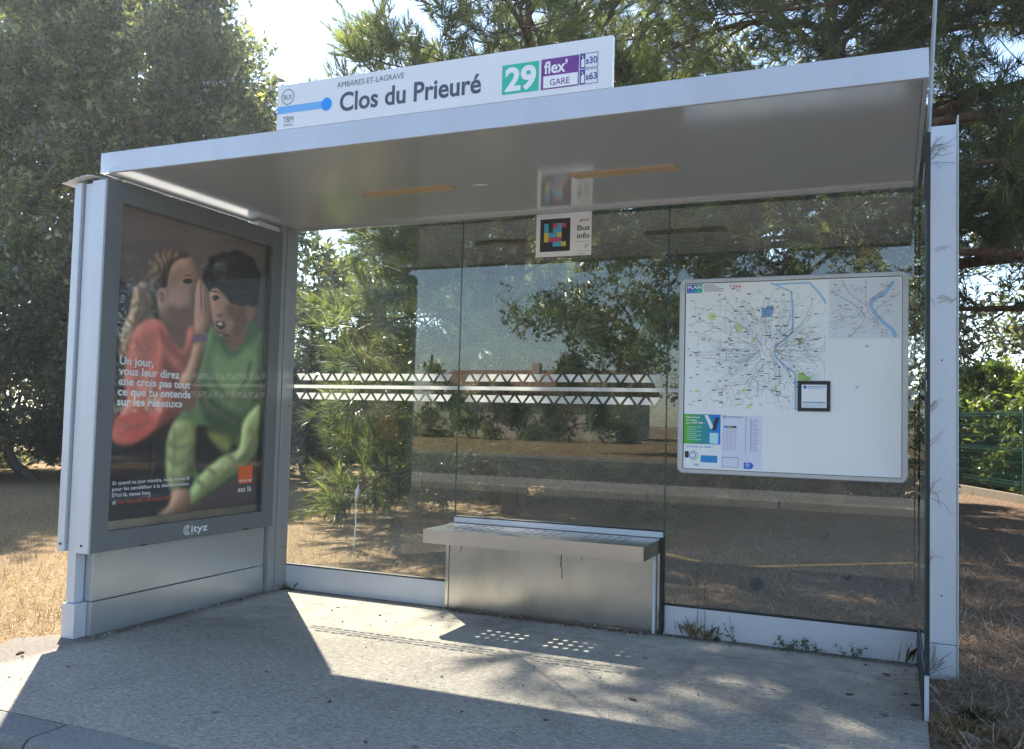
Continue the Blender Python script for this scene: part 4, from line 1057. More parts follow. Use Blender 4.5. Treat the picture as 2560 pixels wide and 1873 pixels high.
# leaflets in the lower left corner
for k in range(6):                          # green to blue printed ground
    f0, f1 = k / 6, (k + 1) / 6
    c0 = np.array([96, 178, 60]) * (1 - (k / 5)) + np.array([12, 128, 226]) * (k / 5)
    xa, xb = 2.521 + 0.196 * f0, 2.521 + 0.196 * f1
    part('leaflet', MB().flat([(xa, .999), (xb, .999), (xb, 1.153), (xa, 1.153)], b1), ink('leaf%d' % k, *[float(v) for v in c0]), board)
for s_, xb, zb in (('Optimisez', 2.612, 1.133), ('vos trajets', 2.596, 1.118), ("avec l’APP TBM !", 2.634, 1.103)):
    letter(s_, MT['paper'], b2, 2.538, xb, zb, 0.0095, board, 0.02)
lw = MB()
for k in range(7):
    lw.flat(rect(2.545, 2.545 + (.05 if k % 2 else .075), 1.085 - k * .011, 1.0875 - k * .011), b2)
lw.flat(rrect(2.662, 2.706, 1.003, 1.058, .004), b2)
part('small_print', lw, ink('leaf_white', 190, 232, 236), board)['kind'] = 'stuff'
part('phone_print', MB().flat([(2.634, 1.148), (2.652, 1.150), (2.683, 1.084), (2.666, 1.078)], b2), ink('phone_white', 236, 240, 245), board)
part('phone_print', MB().flat([(2.690, 1.139), (2.711, 1.138), (2.693, 1.070), (2.673, 1.072)], b2), ink('phone_dark', 40, 52, 60), board)
part('leaflet', MB().flat(rect(2.5285, 2.718, .873, .997), b1), MT['paper'], board)
letter('Je monte, je valide !', ink('leaf_blue', 50, 120, 190), b2, 2.543, 2.678, 0.981, 0.0095, board, 0.01)
cg = MB(); ring(cg, 2.578, .940, .022, .026, b2, a0=-2.2, a1=1.9); part('ticket_icon', cg, ink('icon_green', 140, 195, 80), board)
cg = MB(); ring(cg, 2.576, .940, .013, .018, b2); part('ticket_icon', cg, ink('icon_blue', 70, 140, 210), board)
cg = MB(); cg.flat(rrect(2.535, 2.556, .926, .960, .003), b2); part('ticket_icon', cg, ink('phone_dark', 40, 52, 60), board)
part('blue_box', MB().flat(rrect(2.617, 2.703, .905, .941, .004), b2), ink('box_blue', 40, 140, 205), board)
letter('TBM', grey, b2, 2.582, 2.608, 0.885, 0.012, board)
# line 29 timetable
part('timetable', MB().flat(rect(2.7245, 2.924, .879, 1.150), b1), ink('lilac_paper', 222, 224, 242, .3), board)
part('line_box', MB().flat(rect(2.727, 2.747, 1.135, 1.149), b2), ink('teal_dull', 120, 165, 150), board)
letter('29', MT['paper'], b3, 2.730, 2.744, 1.138, 0.008, board)
tm = MB()
tm.flat(rect(2.752, 2.83, 1.140, 1.1445), b2)
for k in range(15): tm.flat(rect(2.731, 2.795, 1.083 - k * .0078, 1.0838 - k * .0078), b2)
for k in range(4): tm.flat(rect(2.731 + k * .0213, 2.7318 + k * .0213, .968, 1.084), b2)
for k in range(21):
    tm.flat(rect(2.877, 2.877 + g2.uniform(.012, .034), 1.128 - k * .0078, 1.1298 - k * .0078), b2)
for xa, xb, za, zb in ((2.727, 2.81, .886, .888), (2.727, 2.81, .934, .937), (2.727, 2.729, .886, .937), (2.808, 2.81, .886, .937)): tm.flat(rect(xa, xb, za, zb), b2)
part('timetable_print', tm, ink('table_ink', 140, 142, 160), board)['kind'] = 'stuff'
part('stop_line', MB().flat(rect(2.8685, 2.8715, .967, 1.133), b2), ink('line_teal', 60, 140, 120), board)
part('pale_strip', MB().flat(rect(2.840, 2.847, .958, 1.146), b2), ink('strip_teal', 170, 215, 215), board)
for k, c_ in enumerate(((84, 138, 214), (150, 165, 70), (90, 74, 110))):
    part('table_head', MB().flat(rect(2.7335 + k * .0213, 2.7545 + k * .0213, 1.086, 1.097), b2), ink('head%d' % k, *c_), board)
part('blue_arrow', MB().flat([(2.836, .881), (2.874, .881), (2.886, .897), (2.874, .913), (2.836, .913)], b2), ink('arrow_blue', 60, 110, 205), board)
rg = MB(); ring(rg, 2.855, .899, .006, .009, b3, 14); part('arrow_icon', rg, MT['paper'], board)
# scuffs left by old tape on the empty part of the board
sc_m = ink('tape_scuff', 190, 192, 196)
for px, pz, r_ in ((3.415, 1.50, .010), (3.37, 1.30, .009), (3.53, 1.525, .005), (3.17, 1.165, .004)):
    part('tape_scuff', MB().flat([(px + r_ * math.cos(a) * (1 + .3 * math.sin(3 * a)), pz + r_ * .6 * math.sin(a)) for a in np.linspace(0, 6.28, 12)[:-1]], b1), sc_m, board)

# framed "next bus" notice stuck on the board
nb = thing('next_bus_notice', 'small square notice with a black border stuck on the map board', 'notice', (3.172, -0.05, 1.179))
part('plate', MB().box(3.095, 3.2485, -0.0540, -0.0490, 1.179, 1.3295), mat('black_plate', (0.012, 0.014, 0.022), 0.4), nb)
nl = lambda k: (lambda u, v: (u, -0.0544 - .0006 * k, v))
part('paper', MB().flat(rect(3.114, 3.232, 1.196, 1.3105), nl(0)), MT['paper'], nb)
nbl = ink('notice_blue', 84, 142, 200)
letter('PROCHAIN BUS', nbl, nl(1), 3.144, 3.228, 1.2965, .0085, nb, .03)
part('bus_badge', MB().flat(circle(3.130, 1.2985, .0085), nl(1)), ink('badge_blue', 30, 120, 190), nb)
ns = MB()
ns.flat(rect(3.144, 3.215, 1.2895, 1.2915), nl(1)); ns.flat(rect(3.12, 3.226, 1.2215, 1.2255), nl(1))
for xa, xb in ((3.12, 3.152), (3.155, 3.19), (3.193, 3.226)):
    for r_ in (rect(xa, xb, 1.201, 1.2022), rect(xa, xb, 1.2188, 1.22), rect(xa, xa + .001, 1.2022, 1.2188), rect(xb - .001, xb, 1.2022, 1.2188), rect(xa + .006, xb - .008, 1.209, 1.2115)): ns.flat(r_, nl(1))
part('small_print', ns, nbl, nb)['kind'] = 'stuff'

# bus info sticker on the middle pane
st = thing('bus_info_sticker', 'white Bus info sticker with coloured squares on black, at the top of the middle pane', 'sticker', (1.818, -0.002, 2.027))
part('sheet', MB().box(1.653, 1.984, -0.0035, -0.0015, 2.028, 2.2735), 'paper', st)
sl = lambda k: (lambda u, v: (u, -0.0040 - .0006 * k, v))
part('black_square', MB().flat(rect(1.6775, 1.8590, 2.0570, 2.2440), sl(0)), ink('code_black', 34, 38, 46), st)
px = dict(C=(78, 178, 216), R=(206, 76, 120), Y=(226, 204, 80))
rows = ['C.RCR', 'C.CC.', 'YCCY.', 'YRRR.', '..CCY']
for r_, row_ in enumerate(rows):
    for c_, ch in enumerate(row_):
        if ch != '.':
            xa, zt = 1.7014 + c_ * .0266, 2.2180 - r_ * .0266
            part('colour_square', MB().flat(rect(xa, xa + .0266, zt - .0266, zt), sl(1)), ink('code_' + ch, *px[ch]), st)
sk = ink('sticker_ink', 52, 56, 60)
letter('Bus', sk, sl(0), 1.9000, 1.9745, 2.1690, .0300, st, .018)
letter('info', sk, sl(0), 1.9000, 1.9735, 2.1240, .0300, st, .018)
part('red_mark', MB().flat([(1.904, 2.217), (1.921, 2.228), (1.925, 2.243), (1.927, 2.216), (1.916, 2.219)], sl(0)), ink('mark_red', 214, 84, 92), st)
sm = MB()
for r_ in (rect(1.930, 1.972, 2.2285, 2.2315), rect(1.930, 1.975, 2.2215, 2.2245), rect(1.899, 1.974, 2.105, 2.107), rect(1.899, 1.93, 2.0515, 2.0530), rect(1.945, 1.968, 2.0525, 2.0540), rect(1.91, 1.953, 2.036, 2.0385)): sm.flat(r_, sl(0))
part('small_print', sm, ink('sticker_grey', 130, 134, 136), st)['kind'] = 'stuff'
rg = MB(); ring(rg, 1.957, 2.081, .0065, .009, sl(0), 16); rg.ribbon([(1.951, 2.075), (1.945, 2.068)], .003, sl(0)); part('touch_icon', rg, sk, st)

# ------------------------------------------------------------------ vegetation builders
def unit(v):
    return v / (np.linalg.norm(v, axis=-1, keepdims=True) + 1e-9)

def leaf_cards(P, D, N, L, Wd, g):
    """folded leaf quads: base P, direction D, normal N, length L, width Wd (arrays)"""
    S = unit(np.cross(D, N))
    N2 = np.cross(S, D)
    base = P
    tip = P + D * L[:, None]
    mid = P + D * (L * 0.48)[:, None] + N2 * (L * 0.10)[:, None]
    a = mid + S * (Wd / 2)[:, None]
    b = mid - S * (Wd / 2)[:, None]
    V = np.stack([base, a, tip, b], 1).reshape(-1, 3)
    F = np.arange(len(V), dtype=np.int32).reshape(-1, 4)
    return V, F

def blob_points(blobs, n, g, shell=0.55):
    B = np.array(blobs, float)                   # x y z rx ry rz
    vol = B[:, 3] * B[:, 4] * B[:, 5]
    idx = g.choice(len(B), n, p=(vol ** 0.75) / (vol ** 0.75).sum())
    d = unit(g.normal(size=(n, 3)))
    r = (shell + (1 - shell) * g.random(n) ** 0.7)
    # uneven outline
    lump = 1 + 0.16 * np.sin(d[:, 0] * 7 + idx) * np.cos(d[:, 2] * 6 + idx * 2.1) + 0.09 * np.sin(d[:, 1] * 15 + d[:, 2] * 11)
    P = B[idx, :3] + d * (r * lump)[:, None] * B[idx, 3:6]
    return P, d

def broadleaf(name, label, cat, base, trunk_r, blobs, n_sprays, leaves, leaf, m, seed, spray=(0.25, 0.5), group=None, bark_m='bark_grey', shell=0.55, droop=0.0, limbs=5, clump_n=36, clump_r=0.11):
    g = np.random.default_rng(seed)
    root = thing(name, label, cat, base, 0, group)
    nc = max(12, n_sprays // clump_n)
    CC, dd = blob_points(blobs, nc, g, shell)
    pick = g.integers(nc, size=n_sprays)
    br = np.mean([b[3] for b in blobs])
    C = CC[pick] + g.normal(size=(n_sprays, 3)) * np.array([1, 1, .8]) * br * clump_r
    d = unit(dd[pick] + g.normal(size=(n_sprays, 3)) * 0.25)
    keep = C[:, 2] > base[2] + 0.05
    C, d, pick = C[keep], d[keep], pick[keep]
    clump_t = g.normal(0, 0.10, nc)
    n = len(C)
    ax = unit(d + g.normal(size=(n, 3)) * 0.55 + np.array([0, 0, 0.35 - droop]))
    Ls = g.uniform(*spray, n)
    k = leaves
    t = np.tile(np.linspace(0.12, 1.0, k), (n, 1)) + g.normal(size=(n, k)) * 0.03
    P = C[:, None] + ax[:, None] * (t * Ls[:, None])[..., None] + g.normal(size=(n, k, 3)) * 0.028
    # side twigs: push some leaves sideways
    side = unit(np.cross(ax, g.normal(size=(n, 3))))
    off = g.normal(size=(n, k)) * 0.20 * Ls[:, None] * (1.1 - t * 0.6)
    P = P + side[:, None] * off[..., None]
    D = unit(ax[:, None] * 0.6 + g.normal(size=(n, k, 3)) * 0.75)
    N = unit(g.normal(size=(n, k, 3)) * 0.8 + np.array([0, 0, 0.9]))
    Lf = leaf * g.uniform(0.55, 1.3, (n, k)) * (1 + 0.25 * g.normal(size=(n, 1))).clip(0.6, 1.5)
    clump = np.where(g.random(n) < 0.22, g.normal(0.88, 0.1, n), g.normal(0.36, 0.13, n)) + clump_t[pick]
    tint = np.clip(clump[:, None] + g.normal(size=(n, k)) * 0.13 + 0.22 * (t - 0.5), 0, 1)
    V, F = leaf_cards(P.reshape(-1, 3), D.reshape(-1, 3), N.reshape(-1, 3), Lf.ravel(), Lf.ravel() * 0.46, g)
    V -= np.array(base)
    me = mesh_np('crown', V, F, MT[m], np.repeat(tint.ravel(), 4))
    o = link('crown', me, root, False)
    w = MB()
    b0 = np.array(base, float)
    big = sorted(blobs, key=lambda b: -b[3] * b[4] * b[5])
    top = np.array(big[0][:3], float)
    def limb(a, b, r0, r1, wob):
        pts = [a + (b - a) * q / 6 + g.normal(size=3) * wob * (0 < q < 6) for q in range(7)]
        w.tube([p - b0 for p in pts], [r0 + (r1 - r0) * q / 6 for q in range(7)], 7)
    fork = b0 + (top - b0) * 0.42
    if trunk_r > 0:
        limb(b0 - np.array([0, 0, .1]), fork, trunk_r, trunk_r * 0.75, 0.05)
        for b in big[:limbs]:
            limb(fork, np.array(b[:3], float), trunk_r * 0.6, trunk_r * 0.12, 0.15)
        for q in range(limbs * 4):
            b = big[int(g.integers(len(big)))]
            c = np.array(b[:3], float)
            limb(c - (c - fork) * 0.4, c + unit(g.normal(size=3)) * np.array(b[3:6]) * 0.8, trunk_r * 0.22, 0.008, 0.12)
        w.build('trunk', MT[bark_m], root, True, world_space=False)
    return root

# needle tuft templates: (n, 3, 3) triangles round the +Z axis
def tuft_template(n, g, axis_len=0.22, nl=(0.11, 0.18), wid=0.0078, spread=(0.35, 1.15)):
    s = g.random(n) ** 0.8
    ang = g.uniform(0, 2 * math.pi, n)
    tilt = spread[1] - (spread[1] - spread[0]) * s + g.normal(size=n) * 0.15
    d = np.stack([np.sin(tilt) * np.cos(ang), np.sin(tilt) * np.sin(ang), np.cos(tilt)], 1)
    p = np.stack([np.zeros(n), np.zeros(n), s * axis_len], 1)
    L = g.uniform(*nl, n)
    side = unit(np.cross(d, g.normal(size=(n, 3)))) * wid
    return np.stack([p - side / 2, p + side / 2, p + d * L[:, None]], 1)
_tg = np.random.default_rng(5)
TUFTS = [tuft_template(40, _tg) for _ in range(5)]
TUFTS_DROOP = [tuft_template(36, _tg, 0.24, (0.11, 0.19), 0.006, (0.5, 1.5)) for _ in range(4)]
TUFTS_CANDLE = [tuft_template(52, _tg, 0.28, (0.08, 0.14), 0.0066, (0.18, 0.8)) for _ in range(4)]

def place_tufts(pos, axis, scale, templates, g):
    n = len(pos)
    if n == 0: return np.zeros((0, 3))
    z = unit(axis)
    x = unit(np.cross(z, unit(g.normal(size=(n, 3)))))
    y = np.cross(z, x)
    B = np.stack([x, y, z], 1) * scale[:, None, None]           # rows are axes
    T = np.stack(templates)
    t = T[g.integers(len(T), size=n)]                           # n, m, 3, 3
    out = np.einsum('nmvk,nkc->nmvc', t, B) + pos[:, None, None]
    return out.reshape(-1, 3), t.shape[1]

def pine(name, label, base, height, trunk_r, limbs, seed, group=None, lean=(0, 0), twig_len=0.75, density=1.0, live=0.85, bright=0.35, step=0.22, needle_scale=1.0):
    """limbs: list of (start height, azimuth deg, length, pitch deg, droop, radius)"""
    g = np.random.default_rng(seed)
    root = thing(name, label, 'tree', base, 0, group)
    w = MB()
    b0 = np.array(base, float)
    def trunk_at(h):
        q = h / height
        return np.array([lean[0] * q * q + 0.08 * math.sin(3 * q), lean[1] * q * q + 0.06 * math.sin(4 * q + 1), h])
    hs = np.linspace(-0.1, height, 12)
    w.tube([trunk_at(h) for h in hs], [trunk_r * (1 - 0.75 * max(h, 0) / height) * (1.25 if h < 0.3 else 1) for h in hs], 10)
    tp, ta, ts, tt, tk = [], [], [], [], []
    tw = MB()
    for h, az, L, pitch, droop, r0, *own in limbs:
        p = trunk_at(h).copy()
        a, e = R(az), R(pitch)
        n = max(6, int(L / step))
        pts, rad = [p.copy()], [r0]
        lv = own[0] if own else live
        for i in range(n):
            t = (i + 1) / n
            e -= R(droop) / n * (1.6 if t < 0.7 else -0.9)
            a += g.normal() * 0.06
            d = np.array([math.cos(a) * math.cos(e), math.sin(a) * math.cos(e), math.sin(e)])
            p = p + d * (L / n)
            pts.append(p.copy()); rad.append(max(r0 * (1 - t) ** 0.8, 0.008))
            if t > 0.16:
                for s in (-1, 1):
                    if g.random() > 0.92 * density: continue
                    sa = a + s * R(g.uniform(35, 80)); se = e + R(g.uniform(-25, 30))
                    l2 = twig_len * (0.45 + 0.75 * g.random()) * (1.15 - 0.5 * t)
                    q = p.copy(); tpts = [q.copy()]
                    alive = g.random() < lv
                    for j in range(4):
                        se += R(g.uniform(-16, 6)) if j < 2 else R(g.uniform(5, 24))
                        sa += g.normal() * 0.12
                        dd = np.array([math.cos(sa) * math.cos(se), math.sin(sa) * math.cos(se), math.sin(se)])
                        q = q + dd * l2 / 4
                        tpts.append(q.copy())
                        if alive and j >= 1:
                            nk = 2 if j < 3 else 3
                            for _ in range(nk):
                                if g.random() < 0.25: continue
                                ad = unit(dd * 0.9 + g.normal(size=3) * 0.5 + np.array([0, 0, 0.35]))
                                tp.append(q + g.normal(size=3) * 0.02); ta.append(ad); ts.append(g.uniform(0.75, 1.2) * needle_scale)
                                tt.append(g.normal(0.42, 0.15)); tk.append(0 if g.random() > bright else 2)
                        elif not alive and j >= 1:
                            for _ in range(2):          # bare side twigs
                                ad = unit(dd + g.normal(size=3) * 0.8)
                                tw.tube([q, q + ad * 0.12, q + ad * 0.22 + np.array([0, 0, -0.02])], [.004, .003, .0015], 3, False)
                            if g.random() < 0.18:
                                tp.append(q.copy()); ta.append(unit(dd + np.array([0, 0, -0.8]))); ts.append(g.uniform(.7, 1.0)); tt.append(0.02); tk.append(1)
                    tw.tube(tpts, [.012, .009, .007, .005, .003], 4, False)
        # tip
        for _ in range(4):
            tp.append(p + g.normal(size=3) * 0.03); ta.append(unit(d + g.normal(size=3) * 0.3 + np.array([0, 0, .4]))); ts.append(1.0 * needle_scale); tt.append(0.5); tk.append(2)
        w.tube(pts, rad, 7)
    w.build('trunk', MT['bark_pine'], root, True, world_space=False)
    tag(tw.build('twigs', MT['twig'], root, world_space=False), kind='stuff')
    tp, ta, ts, tt, tk = map(np.array, (tp, ta, ts, tt, tk))
    Vs, Ts = [], []
    for kind, T in ((0, TUFTS), (1, TUFTS_DROOP), (2, TUFTS_CANDLE)):
        msk = tk == kind
        if not msk.any(): continue
        V, per = place_tufts(tp[msk], ta[msk], ts[msk], T, g)
        tint = np.clip(np.repeat(tt[msk] + (0.30 if kind == 2 else 0), per) + g.normal(size=msk.sum() * per) * 0.09, 0, 1)
        Vs.append(V); Ts.append(np.repeat(tint, 3))
    V = np.concatenate(Vs); T = np.concatenate(Ts)
    link('crown', mesh_np('crown', V, np.arange(len(V), dtype=np.int32).reshape(-1, 3), MT['needle'], T), root, False)
    return root

# ------------------------------------------------------------------ trees behind the shelter
broadleaf('evergreen_oak', 'big rounded evergreen oak with small glossy leaves, left of the shelter', 'tree', (-9.8, 7.6, -0.02), 0.26,
          [(-9.6, 7.2, 5.6, 3.0, 2.4, 3.3), (-8.0, 7.9, 5.0, 1.6, 1.6, 2.5), (-11.8, 6.6, 5.0, 2.2, 2.0, 3.0), (-9.0, 6.9, 2.4, 2.4, 1.7, 2.2), (-11.4, 6.0, 2.2, 2.0, 1.6, 2.1), (-9.8, 7.2, 8.4, 2.2, 2.0, 1.9), (-7.1, 8.2, 2.6, 1.3, 1.2, 2.3), (-10.8, 5.8, 7.2, 1.8, 1.5, 1.8), (-8.2, 7.5, 7.3, 1.5, 1.3, 1.5), (-7.3, 7.9, 5.6, 1.3, 1.2, 1.5), (-9.4, 6.6, 7.0, 2.2, 1.6, 1.8)],
          14800, 14, 0.112, 'oak', 21, (0.22, 0.5), shell=0.70, clump_n=42, clump_r=0.115)
broadleaf('evergreen_shrub', 'dull green bushy shrub at the foot of the evergreen oak', 'shrub', (-8.4, 5.0, -0.02), 0.09,
          [(-8.6, 4.9, 1.35, 1.3, 1.0, 1.35), (-9.8, 4.5, 1.25, 1.3, 1.0, 1.25), (-7.4, 5.4, 1.1, 0.9, 0.8, 1.1), (-10.8, 4.9, 1.6, 1.3, 1.0, 1.6)],
          2500, 16, 0.095, 'scrub', 22, (0.2, 0.45), 'shrubs behind the shelter', shell=0.7)

g0 = np.random.default_rng(77)
def ring_limbs(h0, h1, n, L0, L1, pitch0, pitch1, droop, r, g, az0=0, az1=360, jitter=14):
    out = []
    for i in range(n):
        t = (i + 0.5) / n
        az = az0 + (az1 - az0) * ((i * 0.618) % 1.0) + g.uniform(-jitter, jitter)
        out.append((h0 + (h1 - h0) * t + g.uniform(-.1, .1), az, (L0 + (L1 - L0) * t) * g.uniform(0.8, 1.15), pitch0 + (pitch1 - pitch0) * t + g.uniform(-8, 8), droop * g.uniform(.6, 1.3), r * (1 - 0.5 * t)))
    return out

# young pine whose tufts hang behind the left pane and the sign
pine('young_pine', 'young pine with bright upright needle tufts, seen through the left pane', (-0.65, 5.0, -0.02), 10.5, 0.075,
     ring_limbs(0.45, 4.6, 50, 2.0, 2.1, 2, 26, 20, 0.035, g0) + ring_limbs(4.6, 10.0, 32, 1.9, 1.3, 20, 46, 20, 0.04, g0) + ring_limbs(6.2, 9.6, 8, 2.2, 2.0, 12, 34, 20, 0.04, g0, 235, 325) + ring_limbs(2.6, 5.6, 14, 2.2, 1.5, 8, 30, 18, 0.035, g0, 120, 205), 31, lean=(0.1, 0.1), twig_len=0.70, bright=0.6, live=0.98, step=0.215, needle_scale=1.45)
# dense pine behind the middle pane and the roof
pine('spreading_pine', 'dense dark pine with drooping branches, behind the middle of the shelter', (2.75, 8.4, -0.02), 11.5, 0.15,
     ring_limbs(1.0, 4.2, 24, 4.2, 4.4, 2, 10, 34, 0.06, g0, 100, 262) + ring_limbs(4.2, 11.0, 48, 4.3, 2.4, 10, 36, 34, 0.07, g0), 32, lean=(-0.3, -0.3), twig_len=1.05, bright=0.15, live=0.88, step=0.21, needle_scale=1.5)
# old pine standing out of frame on the right; its thick red-brown boughs reach into view
pine('old_pine', 'old pine with thick red brown boughs reaching in from the right', (7.6, 6.9, -0.02), 12.0, 0.30,
     [(3.15, 186, 6.2, 3, 6, .125, .25), (2.85, 199, 5.2, 4, 4, .11, .2), (2.5, 190, 4.6, 2, 2, .085, .1), (3.7, 176, 6.5, 6, 16, .12), (4.4, 195, 6.4, 8, 18, .11),
      (5.0, 182, 7.0, 12, 24, .11), (5.6, 202, 6.6, 14, 26, .10), (6.2, 172, 6.8, 18, 30, .10), (6.9, 190, 6.6, 22, 34, .09), (7.6, 206, 6.0, 26, 34, .09), (8.4, 180, 5.6, 30, 36, .08), (9.2, 196, 5.0, 34, 36, .07),
      (4.0, 214, 5.0, 6, 16, .09), (5.3, 222, 5.0, 14, 22, .09), (6.6, 216, 5.0, 20, 28, .08), (4.2, 160, 5.0, 6, 20, .09)] +
     ring_limbs(3.5, 11.0, 14, 4.0, 2.4, 10, 36, 26, 0.08, g0, -60, 100), 33, twig_len=0.9, bright=0.12, live=0.76, step=0.17, needle_scale=1.35)
# a further pine closes the view in the middle distance
pine('further_pine', 'tall pine standing further back between the other pines', (-1.6, 11.8, -0.02), 10.5, 0.18,
     ring_limbs(0.9, 10.0, 40, 3.4, 1.8, 4, 36, 28, 0.06, g0), 34, twig_len=0.95, bright=0.25, live=0.9, step=0.25, needle_scale=1.5)

shr = [(-6.2, 8.6, 1.25, 1.3), (-4.6, 9.6, 1.2, 1.25), (-2.9, 10.9, 1.15, 1.3), (-1.0, 12.6, 1.35, 1.35), (0.6, 13.8, 1.3, 1.5), (2.1, 14.6, 1.25, 1.45), (-7.8, 8.0, 1.3, 1.3), (-2.6, 7.6, 1.0, 1.0), (-0.75, 7.0, 1.05, 1.05), (1.1, 9.0, .9, 1.0), (3.1, 10.6, .95, 1.05)]
looks = ['brownish green shrub behind the left pane, left of the white stalk', 'dark shrub in the row behind the left pane, right of the white stalk', 'dark dense shrub behind the left half of the middle pane', 'dark shrub behind the right half of the middle pane', 'dark shrub behind the seam of the right pane', 'shrub behind the lower left of the map board', 'shrub behind the far edge of the advert case', 'low dark shrub under the bright young pine', 'low dark shrub behind the young pine trunk', 'low dark shrub under the dense pine, left of its trunk', 'low dark shrub behind the map board at the foot of the dense pine']
for k, (x, y, h, r) in enumerate(shr):
    broadleaf('shrub', looks[k], 'shrub', (x, y, -0.02), 0.05,
              [(x, y, h * .9, r, r * .8, h), (x + .6 * r, y + .3, h * .7, r * .7, r * .6, h * .75), (x - .6 * r, y - .2, h * .75, r * .7, r * .6, h * .8)],
              950, 13, 0.12, 'scrub', 40 + k, (0.2, 0.5), 'shrubs behind the shelter', shell=0.7)
far_spots = [(-17.0, 10.0, 4.6, 10.5), (-13.0, 15.5, 4.2, 7.8), (-7.2, 18.5, 4.0, 7.2), (-2.0, 22.5, 4.4, 10.5), (3.6, 25.5, 4.8, 11.0), (10.2, 24.0, 4.6, 8.6), (16.0, 20.0, 4.2, 9.0)]
fl_ = ['dark leafy tree at the far left edge behind the oak', 'leafy tree far left behind the evergreen oak', 'leafy tree far back behind the row of shrubs on the left', 'leafy tree far back behind the middle pane', 'leafy tree far back behind the map board', 'leafy tree far back beyond the green mesh fence', 'leafy tree far back at the right edge beyond the fence']
for k, (x, y, r, h) in enumerate(far_spots):
    broadleaf('background_tree', fl_[k], 'tree', (x, y, -0.02), 0.16,
              [(x, y, h * .60, r, r * .7, h * .5), (x + r * .6, y, h * .36, r * .7, r * .5, h * .38), (x - r * .6, y, h * .40, r * .7, r * .5, h * .40)],
              1750, 13, 0.24, 'oak' if k < 5 else 'scrub', 60 + k, (0.4, 0.9), 'trees far behind the shelter', shell=0.75)

# hedge and green mesh fence on the right
HA, HB = np.array([5.62, 11.62]), np.array([3.55, 18.2])
u_ = (HB - HA) / np.linalg.norm(HB - HA)
for k, (s, lab) in enumerate(((-2.2, 'bright leafy hedge bush behind the fence at the right edge'), (-0.6, 'bright sunlit hedge bush behind the nearest fence panel'), (1.0, 'bright hedge bush behind the fence beside the pale post'), (2.6, 'hedge bush behind the fence, hidden partly by the pale post'), (4.4, 'hedge bush behind the far end of the fence'))):
    c = HA + u_ * s + np.array([0.9, 0.28])
    broadleaf('hedge_bush', lab, 'bush', (c[0], c[1], -0.02), 0.04,
              [(c[0], c[1], 1.15, 0.85, 1.05, 1.12), (c[0] + .1, c[1] + .6, 1.0, .7, .8, 1.0), (c[0] - .05, c[1] - .6, 1.0, .7, .8, 1.02)],
              1350, 12, 0.115, 'hedge', 80 + k, (0.15, 0.4), 'hedge bushes behind the fence', shell=0.72)
green = weathered('green_fence_paint', (0.016, 0.07, 0.055), 0.4, 0.1, 0.08)
fence = thing('mesh_fence', 'dark green welded mesh fence on a low concrete base at the right', 'fence', (5.0, 12.8, 0))
F0 = np.array([5.42, 11.25]); fd = np.array([-0.305, 0.952]); fd = fd / np.linalg.norm(fd); fn = np.array([-fd[1], fd[0]])
def fp(s, z, off=0.0):
    q = F0 + fd * s + fn * off
    return (q[0], q[1], z)
H0, H1 = 0.17, 1.46
for pnl in range(-1, 3):
    s0 = pnl * 2.5 + 0.05; s1_ = s0 + 2.40
    mb = MB()
    nw = 48
    for i in range(nw + 1):
        s = s0 + (s1_ - s0) * i / nw
        mb.tube([fp(s, H0), fp(s, H1)], 0.0052, 4, False)
    zs_ = [H0 + .02, 0.42, 0.62, 0.82, 1.02, 1.22, H1 - .03]
    for z in zs_:
        mb.tube([fp(s0, z), fp(s1_, z)], 0.0048, 4, False)
    for z in (0.27, 0.80, 1.37):                 # folded stiffening ribs
        for dz, of in ((-.05, 0.0), (0.0, .035), (.05, 0.0)):
            mb.tube([fp(s0, z + dz, of), fp(s1_, z + dz, of)], 0.006, 4, False)
        for i in range(nw + 1):
            s = s0 + (s1_ - s0) * i / nw
            mb.tube([fp(s, z - .05), fp(s, z, .035), fp(s, z + .05)], 0.0046, 4, False)
    tag(mb.build('wire_panel', green, fence), kind='stuff')
for pnl in range(-1, 4):
    s = pnl * 2.5
    q = F0 + fd * s
    mb = MB(); a = fd * .024; b = fn * .024
    mb.prism([(-.024, -.024), (.024, -.024), (.024, .024), (-.024, .024)], lambda u, v, w: (q[0] + fd[0] * u + fn[0] * v, q[1] + fd[1] * u + fn[1] * v, w), 1.50)
    mb.build('fence_post', green, fence)
MB().prism([(-2.6, -.06), (7.8, -.06), (7.8, .06), (-2.6, .06)], lambda u, v, w: (*(F0 + fd * u + fn * v), -.05 + w), 0.17).build('base_wall', asphalt('dull_concrete', (0.10, 0.09, 0.07), (0.28, 0.25, 0.20)), fence)  # base wall concrete in a darker tone than the far kerb

# ------------------------------------------------------------------ across the road (seen mirrored in the glass)
def across(blobs, k=1.14):
    return [(3.53 + (x - 3.53) * k, -((-y + 4.67) * k - 4.67), 1.1 + (z - 1.1) * k, a * k, b * k, c * k) for x, y, z, a, b, c in blobs]
broadleaf('roadside_tree', 'broad leafy tree across the road, mirrored in the middle pane', 'tree', (-1.85, -24.0, 0.0), 0.25,
          across([(-1.6, -20.5, 5.0, 4.0, 3.0, 3.2), (-4.6, -20.0, 4.6, 1.9, 1.9, 1.9), (1.6, -20.5, 4.6, 3.0, 2.6, 3.0), (-1.4, -19.6, 2.4, 3.4, 2.2, 1.7), (2.2, -19.8, 2.0, 2.6, 2.2, 1.8), (-1.4, -20.5, 7.2, 3.4, 2.6, 2.0), (2.6, -20.8, 6.6, 2.6, 2.4, 2.0)]),
          3600, 15, 0.18, 'oak', 90, (0.35, 0.8), 'trees across the road')
